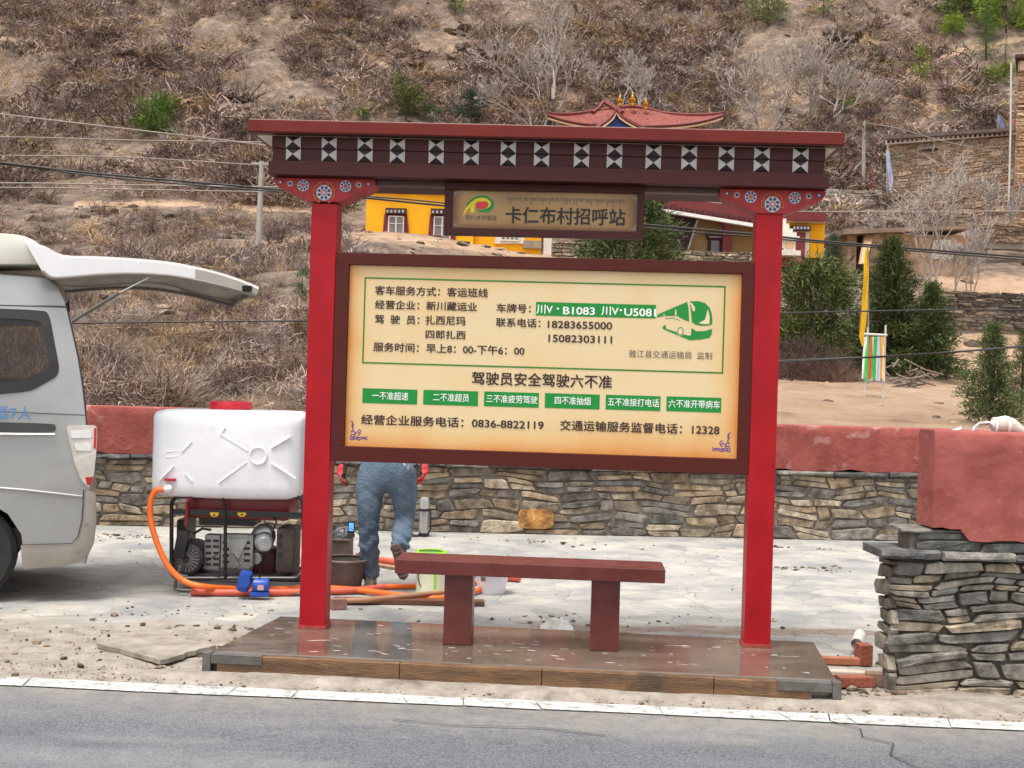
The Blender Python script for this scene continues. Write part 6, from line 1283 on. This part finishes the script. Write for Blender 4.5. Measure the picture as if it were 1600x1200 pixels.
# ---------------------------------------------------------------- trees and shrubs
BARK = M('bark_grey', (112, 98, 88), .9, .25, 3, .4, 14); BARKP = M('bark_pale', (158, 148, 140), .9, .2, 3); BARKD = M('bark_dark', (72, 58, 50), .9, .2, 4)
def leaf_mat():
    m = M('needle_leaf', (255, 255, 255), .75, .12, 3, attr='Col', spec=.2); return m
LEAFM = leaf_mat()
GREENS = []
def conifer(px, py, hpx, wpx, label, seed, col=(48, 66, 40), light=(86, 104, 58), name='spruce', bushy=False, d=None, group=None, dens=1.0):
    b = hit(px, py) if d is None else W(px, py, d)
    if d is not None: b.z = T1(b.x, b.y)
    s = b.y/F; h = hpx*s; R = wpx*s/2; GREENS.append((b.x, b.y, R)); rg = np.random.default_rng(seed)
    t = thing(name, b, label, 'tree' if h > 1.2 else 'bush', group)
    m = MB(); m.tube([b-Vector((0, 0, .1)), b+Vector((rg.normal()*.02*h, 0, h*.5)), b+Vector((0, 0, h*.93))], [h*.022, h*.014, h*.004], 7); m.build('trunk', BARKD, t)
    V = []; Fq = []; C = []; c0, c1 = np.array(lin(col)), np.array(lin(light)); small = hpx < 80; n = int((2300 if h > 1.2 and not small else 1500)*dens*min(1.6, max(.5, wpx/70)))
    nb = int(26+h*8); centers = []
    if bushy:
        for k in range(int(20*dens)+7):
            f = rg.random()**.8; a = rg.random()*6.283; rr = R*(.35+.6*math.sqrt(max(0, 1-(2*f-.9)**2)))*rg.random()**.5
            centers.append((np.array([math.cos(a)*rr, math.sin(a)*rr, h*(.12+.84*f)]), R*rg.uniform(.18, .34), rg.random()))
    else:
        for k in range(nb):
            f = (k+rg.random())/nb; L = R*(1-f)**.9*rg.uniform(.42, 1.15)+R*.05; a = k*2.399+rg.normal()*.3
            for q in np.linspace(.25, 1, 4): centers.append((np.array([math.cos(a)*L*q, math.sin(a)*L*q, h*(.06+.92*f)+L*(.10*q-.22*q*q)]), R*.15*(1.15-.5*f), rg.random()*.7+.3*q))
    per = max(4, int(n*2.2/len(centers)))
    for c, r, tone in centers:
        for q in range(per):
            o = rg.normal(size=3)*r*np.array([.75, .75, .5]); p = c+o; dr = np.array([p[0], p[1], rg.uniform(-.1, .8)*R]); dr /= np.linalg.norm(dr)+1e-6
            dr = dr+rg.normal(size=3)*.55; dr /= np.linalg.norm(dr); L = r*rg.uniform(.40, .85)*(.95 if small else .62 if bushy else 1.0); wv = np.cross(dr, rg.normal(size=3)); wv = wv/(np.linalg.norm(wv)+1e-6)*L*rg.uniform(.12, .24)
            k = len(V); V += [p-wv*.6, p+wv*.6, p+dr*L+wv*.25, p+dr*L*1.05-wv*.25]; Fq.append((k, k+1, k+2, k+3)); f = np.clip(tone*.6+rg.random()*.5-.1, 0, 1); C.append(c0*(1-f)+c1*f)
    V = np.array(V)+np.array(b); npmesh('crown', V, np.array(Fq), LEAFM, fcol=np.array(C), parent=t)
    return t
HG = 'young spruces behind the wall'
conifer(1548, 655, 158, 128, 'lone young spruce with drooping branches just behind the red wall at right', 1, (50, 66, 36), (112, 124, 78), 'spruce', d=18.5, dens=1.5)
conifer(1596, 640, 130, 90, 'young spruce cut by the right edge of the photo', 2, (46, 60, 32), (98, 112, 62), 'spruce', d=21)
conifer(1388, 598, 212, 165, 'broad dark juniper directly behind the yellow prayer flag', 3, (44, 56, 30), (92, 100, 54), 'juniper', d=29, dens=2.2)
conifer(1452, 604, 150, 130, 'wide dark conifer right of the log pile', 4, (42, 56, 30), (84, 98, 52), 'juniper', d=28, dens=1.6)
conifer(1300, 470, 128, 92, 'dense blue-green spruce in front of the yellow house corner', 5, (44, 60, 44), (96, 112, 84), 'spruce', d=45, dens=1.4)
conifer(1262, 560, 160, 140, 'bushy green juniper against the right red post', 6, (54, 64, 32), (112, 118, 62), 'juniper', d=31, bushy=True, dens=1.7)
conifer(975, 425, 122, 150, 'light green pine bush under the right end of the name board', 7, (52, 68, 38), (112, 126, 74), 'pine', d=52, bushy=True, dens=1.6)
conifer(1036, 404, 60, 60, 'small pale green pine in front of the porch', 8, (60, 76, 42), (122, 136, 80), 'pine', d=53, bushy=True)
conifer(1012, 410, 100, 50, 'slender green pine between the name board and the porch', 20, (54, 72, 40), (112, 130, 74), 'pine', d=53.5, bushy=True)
for i, (px, py, hp, wp_, lab, c0, c1, bu) in enumerate(((243, 214, 52, 54, 'bright green two-lobed bush low on the left slope', (58, 84, 34), (118, 138, 62), True), (262, 196, 44, 26, 'upright green bush touching the two-lobed bush', (62, 88, 36), (116, 136, 66), True),
    (634, 190, 62, 48, 'rounded olive green pine just above the shelter roof', (52, 66, 36), (116, 118, 62), True), (673, 192, 24, 30, 'tiny grey-green shrub beside the olive pine', (62, 76, 52), (104, 118, 84), True), (737, 194, 44, 42, 'dark green round shrub above the middle of the roof', (36, 56, 44), (80, 100, 80), True), (568, 190, 16, 22, 'tiny green sprig peeping over the roof edge', (60, 88, 44), (104, 130, 66), True),
    (711, 26, 36, 32, 'yellow-green shrub at the top edge above the roof', (78, 98, 40), (140, 156, 60), True), (1286, 30, 40, 22, 'small lime green shrub near the top right of centre', (78, 104, 30), (144, 166, 50), True), (1200, 42, 60, 48, 'faded olive bush at the top edge', (86, 96, 56), (136, 140, 90), True), (1437, 122, 42, 24, 'bright lime green shrub alone on the right slope', (84, 104, 18), (150, 166, 40), True),
    (1541, 96, 74, 40, 'tall green pine on the upper right slope', (52, 80, 44), (104, 128, 76), False), (1571, 118, 56, 24, 'slim dark pine beside the tower top', (50, 72, 48), (92, 112, 80), False), (1563, 132, 26, 40, 'low olive shrub left of the tower top', (84, 98, 40), (136, 148, 66), True), (1488, 60, 26, 36, 'small patchy green shrub on the upper right slope', (90, 116, 34), (150, 170, 60), True),
    (1505, 30, 44, 60, 'bushy green pine at the top edge on the right', (76, 100, 44), (134, 152, 74), True), (1572, 52, 66, 64, 'large light green pine in the top right corner', (80, 106, 44), (146, 164, 72), True), (1545, 24, 34, 50, 'light green pine crown between two others at the top edge', (86, 110, 50), (146, 160, 80), True), (472, 470, 44, 30, 'dark green bush half hidden by the left red post', (40, 62, 36), (84, 108, 64), True), (1325, 178, 18, 18, 'pale green sprig on the slope above the shelter end', (96, 110, 56), (140, 150, 90), True))):
    conifer(px, py, hp*1.15, wp_*1.25, lab, 50+i, c0, c1, 'shrub' if bu and hp < 45 else 'pine', bu, dens=1.0)
def bare_tree(px, py, hpx, label, seed, mat=BARK, d=None, stems=1, spread=.55, depth=7, twig=1.0, lean=0, name='bare_tree'):
    b = hit(px, py) if d is None else W(px, py, d)
    b.z = T1(b.x, b.y); h = hpx*b.y/F; r = random.Random(seed); t = thing(name, b, label, 'tree'); mt, mb = MB(), MB()
    def grow(p, dr, L, rad, lv):
        n = 3; pts = [p]; q = p.copy(); dd = dr.copy()
        for k in range(n):
            dd = (dd+Vector((r.gauss(0, .15), r.gauss(0, .15), .07))).normalized(); q = q+dd*L/n; pts.append(q.copy())
        (mt if lv == 0 else mb).tube(pts, [rad*(1-.14*k) for k in range(n+1)], 6 if lv == 0 else (4 if lv < 3 else 3), cap=False)
        if lv >= depth: return
        for k in range(2 if r.random() < .45 else 3):
            ax = dd.orthogonal(); ax = Matrix.Rotation(r.uniform(0, 6.283), 4, dd) @ ax; nd = (dd+ax*r.uniform(.25, 1.0)*spread*1.25+Vector((0, 0, .12))).normalized()
            grow(pts[-1] if k == 0 or r.random() < .5 else pts[-2], nd, L*r.uniform(.58, .86), max(rad*.64, .0135*b.y/60*twig), lv+1)
    for s_ in range(stems):
        a = 6.283*s_/max(1, stems)+r.random(); dr = Vector((math.cos(a)*.4*(stems > 1)+lean, math.sin(a)*.3*(stems > 1), 1)).normalized(); grow(b+Vector((math.cos(a)*.02*h*(stems > 1), 0, -.1)), dr, h*.34*r.uniform(.9, 1.1), h*.019/(1+.15*(stems-1)), 0)
    mt.build('trunk', mat, t, smooth=True, fix=False); mb.build('branches', BARKP if mat is not BARKD else mat, t, fix=False)
bare_tree(872, 240, 232, 'tallest bare tree forking behind the left tip of the temple roof', 1, BARK)
bare_tree(835, 236, 150, 'pale bare tree just above the shelter roof left of the forking tree', 2, BARKP, stems=2)
bare_tree(985, 205, 120, 'thin grey bare tree above the gilt finials', 3, BARKP, stems=2)
bare_tree(1278, 232, 172, 'dark trunked bare tree above the right end of the shelter roof', 4, BARK, stems=2)
bare_tree(1195, 228, 150, 'pale bare tree above the right part of the shelter roof', 5, BARKP, stems=2)
bare_tree(1318, 300, 110, 'low dark spreading bare tree beside the shelter roof end', 6, BARKD, spread=.9, lean=-.2)
bare_tree(1452, 448, 178, 'wide many-stemmed bare tree in front of the earth house', 7, BARKP, d=52, stems=3, spread=.85, depth=6)
bare_tree(1400, 372, 105, 'brownish bare tree in front of the large stone house', 8, BARK, d=62, stems=2, spread=.9, depth=6)
bare_tree(1545, 356, 110, 'thin bare sapling below the stone tower', 9, BARKP, d=62, stems=2)
bare_tree(1500, 470, 120, 'leaning bare sapling above the tumbled dry stone wall', 10, BARK, d=47, stems=2, lean=.3)
bare_tree(1290, 560, 70, 'brown bare bush between the juniper and the flag rack', 11, BARKD, d=27, stems=5, spread=.9, depth=5)
bare_tree(1235, 588, 80, 'brown bare bush against the right red post above the sand', 12, BARKD, d=26, stems=5, spread=.9, depth=5)
bare_tree(1330, 440, 110, 'grey bare bush beside the blue-green spruce', 13, BARK, d=40, stems=4, spread=.8, depth=5)

# dry brush covering the slope: one mass of twiggy shrubs
rg = np.random.default_rng(11)
def shrub_template(nt, seed, segs=2, wd=.02):
    g = np.random.default_rng(seed); V = []; Q = []; T = []
    for k in range(nt):
        a = g.random()*6.283; el = g.uniform(.15, 1.35); d = np.array([math.cos(a)*math.cos(el), math.sin(a)*math.cos(el), math.sin(el)]); p = g.normal(size=3)*np.array([.16, .16, .03]); p[2] = abs(p[2])
        L = g.uniform(.45, 1.0)/segs; s = np.cross(d, g.normal(size=3)); s /= np.linalg.norm(s)+1e-6; w0 = wd*g.uniform(.7, 1.3); base = len(V); V += [p-s*w0, p+s*w0]
        for q in range(segs):
            d = d+g.normal(size=3)*.28; d /= np.linalg.norm(d); p = p+d*L; w0 *= .62; V += [p-s*w0, p+s*w0]; Q.append((base+2*q, base+2*q+1, base+2*q+3, base+2*q+2)); T.append(g.random())
    return np.array(V), np.array(Q), np.array(T)
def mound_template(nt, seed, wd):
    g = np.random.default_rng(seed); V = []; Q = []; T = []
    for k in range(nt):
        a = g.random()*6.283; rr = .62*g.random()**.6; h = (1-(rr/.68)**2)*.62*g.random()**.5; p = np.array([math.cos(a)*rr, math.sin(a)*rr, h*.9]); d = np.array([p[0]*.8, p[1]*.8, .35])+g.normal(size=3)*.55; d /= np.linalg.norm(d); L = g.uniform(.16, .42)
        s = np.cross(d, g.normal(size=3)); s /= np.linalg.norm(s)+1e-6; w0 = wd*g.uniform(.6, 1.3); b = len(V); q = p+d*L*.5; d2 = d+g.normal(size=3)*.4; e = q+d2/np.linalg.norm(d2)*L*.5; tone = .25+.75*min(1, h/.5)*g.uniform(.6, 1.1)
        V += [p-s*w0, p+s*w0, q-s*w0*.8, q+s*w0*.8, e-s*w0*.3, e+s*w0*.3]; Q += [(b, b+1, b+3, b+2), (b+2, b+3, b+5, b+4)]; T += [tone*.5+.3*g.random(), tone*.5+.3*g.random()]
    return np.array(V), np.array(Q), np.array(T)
def scatter(name, N, templates, u0, u1, d0, d1, s0, s1, cols, seed, label, keep, cat='brush'):
    g = np.random.default_rng(seed); VV = []; QQ = []; CC = []; k = 0; cl = [np.array(lin(c)) for c in cols]
    tt = g.random(N*5); d = d0*(d1/d0)**tt; u = g.uniform(u0, u1, N*5); x = u*d; ok = keep(x, d, u)*1.0
    ok = ok*np.clip((fbm(x/d*14, np.log(d)*9, 3, seed)+.22)*2.6, .04, 1); ok *= np.clip(1.1-sand_at(x, d)*1.25, 0, 1)
    for gx, gy, gr in GREENS: ok *= ~((np.abs(x-gx) < gr*1.15) & (d > gy-gr*1.6-4*(gy > 60)) & (d < gy+gr))
    sel = np.nonzero(g.random(len(x)) < ok)[0][:N]; z = terr(x[sel], d[sel])
    for (xx, yy, zz) in zip(x[sel], d[sel], z):
        V, Q, T = templates[g.integers(len(templates))]; s = g.uniform(s0, s1)*(.6+.8*g.random()**2); a = g.random()*6.283; c, sn = math.cos(a), math.sin(a); e = g.uniform(.55, 1.0)
        R = np.stack([V[:, 0]*c-V[:, 1]*sn, V[:, 0]*sn+V[:, 1]*c, V[:, 2]*e], 1)*s+np.array([xx, yy, zz-.03]); VV.append(R); QQ.append(Q+k); k += len(V)
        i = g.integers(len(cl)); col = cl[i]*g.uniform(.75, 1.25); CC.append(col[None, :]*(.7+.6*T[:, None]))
    o = npmesh(name, np.concatenate(VV), np.concatenate(QQ), TWIG, fcol=np.concatenate(CC)); tag(o, label, cat, kind='stuff'); return o
TWIG = M('dry_twig', (255, 255, 255), .9, .1, 4, attr='Col', spec=.1)
BC = [(148, 126, 118), (162, 140, 130), (112, 93, 84), (150, 130, 114), (176, 156, 144), (88, 72, 64), (166, 140, 104), (144, 132, 126), (98, 82, 76)]
clear = lambda x, d, u: ~((d > 40) & (d < 70) & (u > -.14) & (u < .42)) & ~((d > 35) & (d < 70) & (u > .2)) & ~((u > .12) & (d < 30))
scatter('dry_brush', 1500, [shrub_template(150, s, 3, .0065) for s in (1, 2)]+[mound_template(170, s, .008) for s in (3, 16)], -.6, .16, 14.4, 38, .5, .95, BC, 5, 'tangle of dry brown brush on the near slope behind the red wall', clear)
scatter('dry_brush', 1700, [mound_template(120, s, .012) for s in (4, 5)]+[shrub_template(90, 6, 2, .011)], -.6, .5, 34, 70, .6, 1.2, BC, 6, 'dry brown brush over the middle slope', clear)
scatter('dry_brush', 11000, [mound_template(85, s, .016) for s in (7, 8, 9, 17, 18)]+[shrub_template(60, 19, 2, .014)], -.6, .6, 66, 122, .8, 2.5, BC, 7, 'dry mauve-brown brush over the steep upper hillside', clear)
scatter('dry_grass', 2200, [shrub_template(34, s, 1, .013) for s in (10, 11)], -.6, .55, 66, 122, .5, 1.1, [(186, 156, 112), (166, 136, 98), (192, 166, 126), (170, 150, 130)], 8, 'tufts of straw coloured grass on the hillside', clear, 'grass')
scatter('dry_grass', 700, [shrub_template(40, s, 1, .007) for s in (12, 13)], -.6, .5, 14.2, 32, .25, .5, [(170, 138, 98), (150, 116, 80), (186, 158, 118)], 9, 'straw coloured grass near the red wall', lambda x, d, u: u < .13, 'grass')
scatter('dry_brush', 220, [shrub_template(150, s, 3, .008) for s in (14, 15)], .19, .33, 24, 40, .6, 1.1, [(104, 80, 70), (118, 92, 80), (92, 72, 62)], 10, 'brown thicket around the conifers behind the sandy bank', lambda x, d, u: d > 25.5)
# rubble: loose clods and chips on the yard and verge, rock on the slope
def rocks(name, pts, cols, seed, label, cat, mat=None, flat=.6):
    g = np.random.default_rng(seed); VV = []; FF = []; CC = []; k = 0
    ico = bmesh.new(); bmesh.ops.create_icosphere(ico, subdivisions=1, radius=1); ico.verts.index_update(); IV = np.array([v.co[:] for v in ico.verts]); IF = np.array([[v.index for v in f.verts] for f in ico.faces]); ico.free()
    for x, y, z, s in pts:
        V = IV*(1+g.uniform(-.35, .35, (len(IV), 1)))*s*np.array([g.uniform(.7, 1.5), g.uniform(.7, 1.3), flat*g.uniform(.6, 1.2)]); a = g.random()*6.28; c, sn = math.cos(a), math.sin(a); V = np.stack([V[:, 0]*c-V[:, 1]*sn, V[:, 0]*sn+V[:, 1]*c, V[:, 2]], 1)+np.array([x, y, z+s*flat*.35])
        VV.append(V); FF.append(IF+k); k += len(V); CC.append(np.repeat((np.array(lin(cols[g.integers(len(cols))]))*g.uniform(.75, 1.2))[None, :], len(IF), 0))
    tag(npmesh(name, np.concatenate(VV), np.concatenate(FF), mat or STONE, fcol=np.concatenate(CC)), label, cat, kind='stuff')
g = np.random.default_rng(3); pts = []
def yardz(p):
    q = SITEI @ Vector((p[0], p[1], 0)); return float(np.interp(q.y, [-.945, -.845, -.6, .6, 1.5], [0, .012, .006, .002, 0]))
for k in range(1000):
    X_, Y_ = g.uniform(-4.2, 4.0), -.93+abs(g.normal())*.9
    if k % 5 == 0: Y_ = g.uniform(-.9, 5.5)
    if -1.8 < X_ < 1.75 and -.78 < Y_ < .4: continue
    p = SITE @ Vector((X_, Y_, 0)); pts.append((p.x, p.y, yardz(p)-.002, abs(g.normal())*.006+.003))
for px, py, n, sp in ((330, 985, 26, .22), (250, 955, 18, .3), (170, 838, 60, .30), (1255, 888, 40, .22), (870, 848, 30, .35), (1415, 1085, 120, .30), (1540, 1092, 120, .45), (690, 1062, 50, .5), (980, 970, 30, .5), (1210, 855, 8, .05), (1278, 858, 8, .06), (880, 975, 22, .16)):
    c = G(px, py, 0)
    for k in range(n): pts.append((c.x+g.normal()*sp, c.y+g.normal()*sp*.45, yardz(c)-.002, abs(g.normal())*.011+.004))
for k in range(1600):
    X_, Y_ = g.uniform(-4.2, 4.2), g.uniform(-.93, -.62)+(abs(g.normal())*.7 if k % 3 == 0 else 0)
    if -1.8 < X_ < 1.75 and -.74 < Y_ < .4: continue
    p = SITE @ Vector((X_, Y_, 0)); pts.append((p.x, p.y, yardz(p)-.001, g.uniform(.0025, .006)))
rocks('rubble', pts, [(112, 94, 78), (126, 106, 88), (150, 134, 116), (170, 156, 140), (98, 84, 72), (132, 108, 86)], 4, 'scattered clods, chips and leaf litter on the yard and verge', 'rubble')
pts = []
for k in range(1500):
    u, d = g.uniform(-.55, .55), 14.3*(120/14.3)**g.random()
    if u > .13 and d < 36 and k % 4: continue
    x = u*d; pts.append((x, d, T1(x, d)-.03, (.05+abs(g.normal())*.10)*(d/40)**.7))
rocks('scree', pts, [(168, 152, 136), (140, 122, 108), (190, 174, 154), (110, 92, 80)], 6, 'pale loose stones strewn over the dry hillside', 'rocks', flat=.55)

g = np.random.default_rng(21); pts = []
for line, n in ((((470, 20), (520, 80), (590, 130)), 70), (((560, 30), (640, 90), (690, 150)), 60), (((60, 55), (150, 70), (250, 110)), 60), (((120, 100), (210, 130)), 40), (((180, 262), (330, 275)), 50), (((960, 110), (1000, 160), (1010, 200)), 40), (((1300, 60), (1380, 90)), 30), (((330, 150), (400, 175)), 30), (((140, 330), (260, 345), (380, 352)), 60), (((720, 40), (740, 110)), 36)):
    for k in range(n):
        i = g.integers(len(line)-1); f = g.random(); px = line[i][0]*(1-f)+line[i+1][0]*f+g.normal()*14; py = line[i][1]*(1-f)+line[i+1][1]*f+g.normal()*9
        if py < 3: continue
        p = hit(px, py); sc_ = p.y/90; pts.append((p.x, p.y, p.z-.1*sc_, (.18+abs(g.normal())*.28)*sc_))
rocks('rock_outcrop', pts, [(110, 92, 78), (132, 114, 98), (92, 78, 68), (156, 138, 118), (146, 120, 92)], 9, 'broken rocky ledges in lines across the hillside', 'rocks', flat=.5)
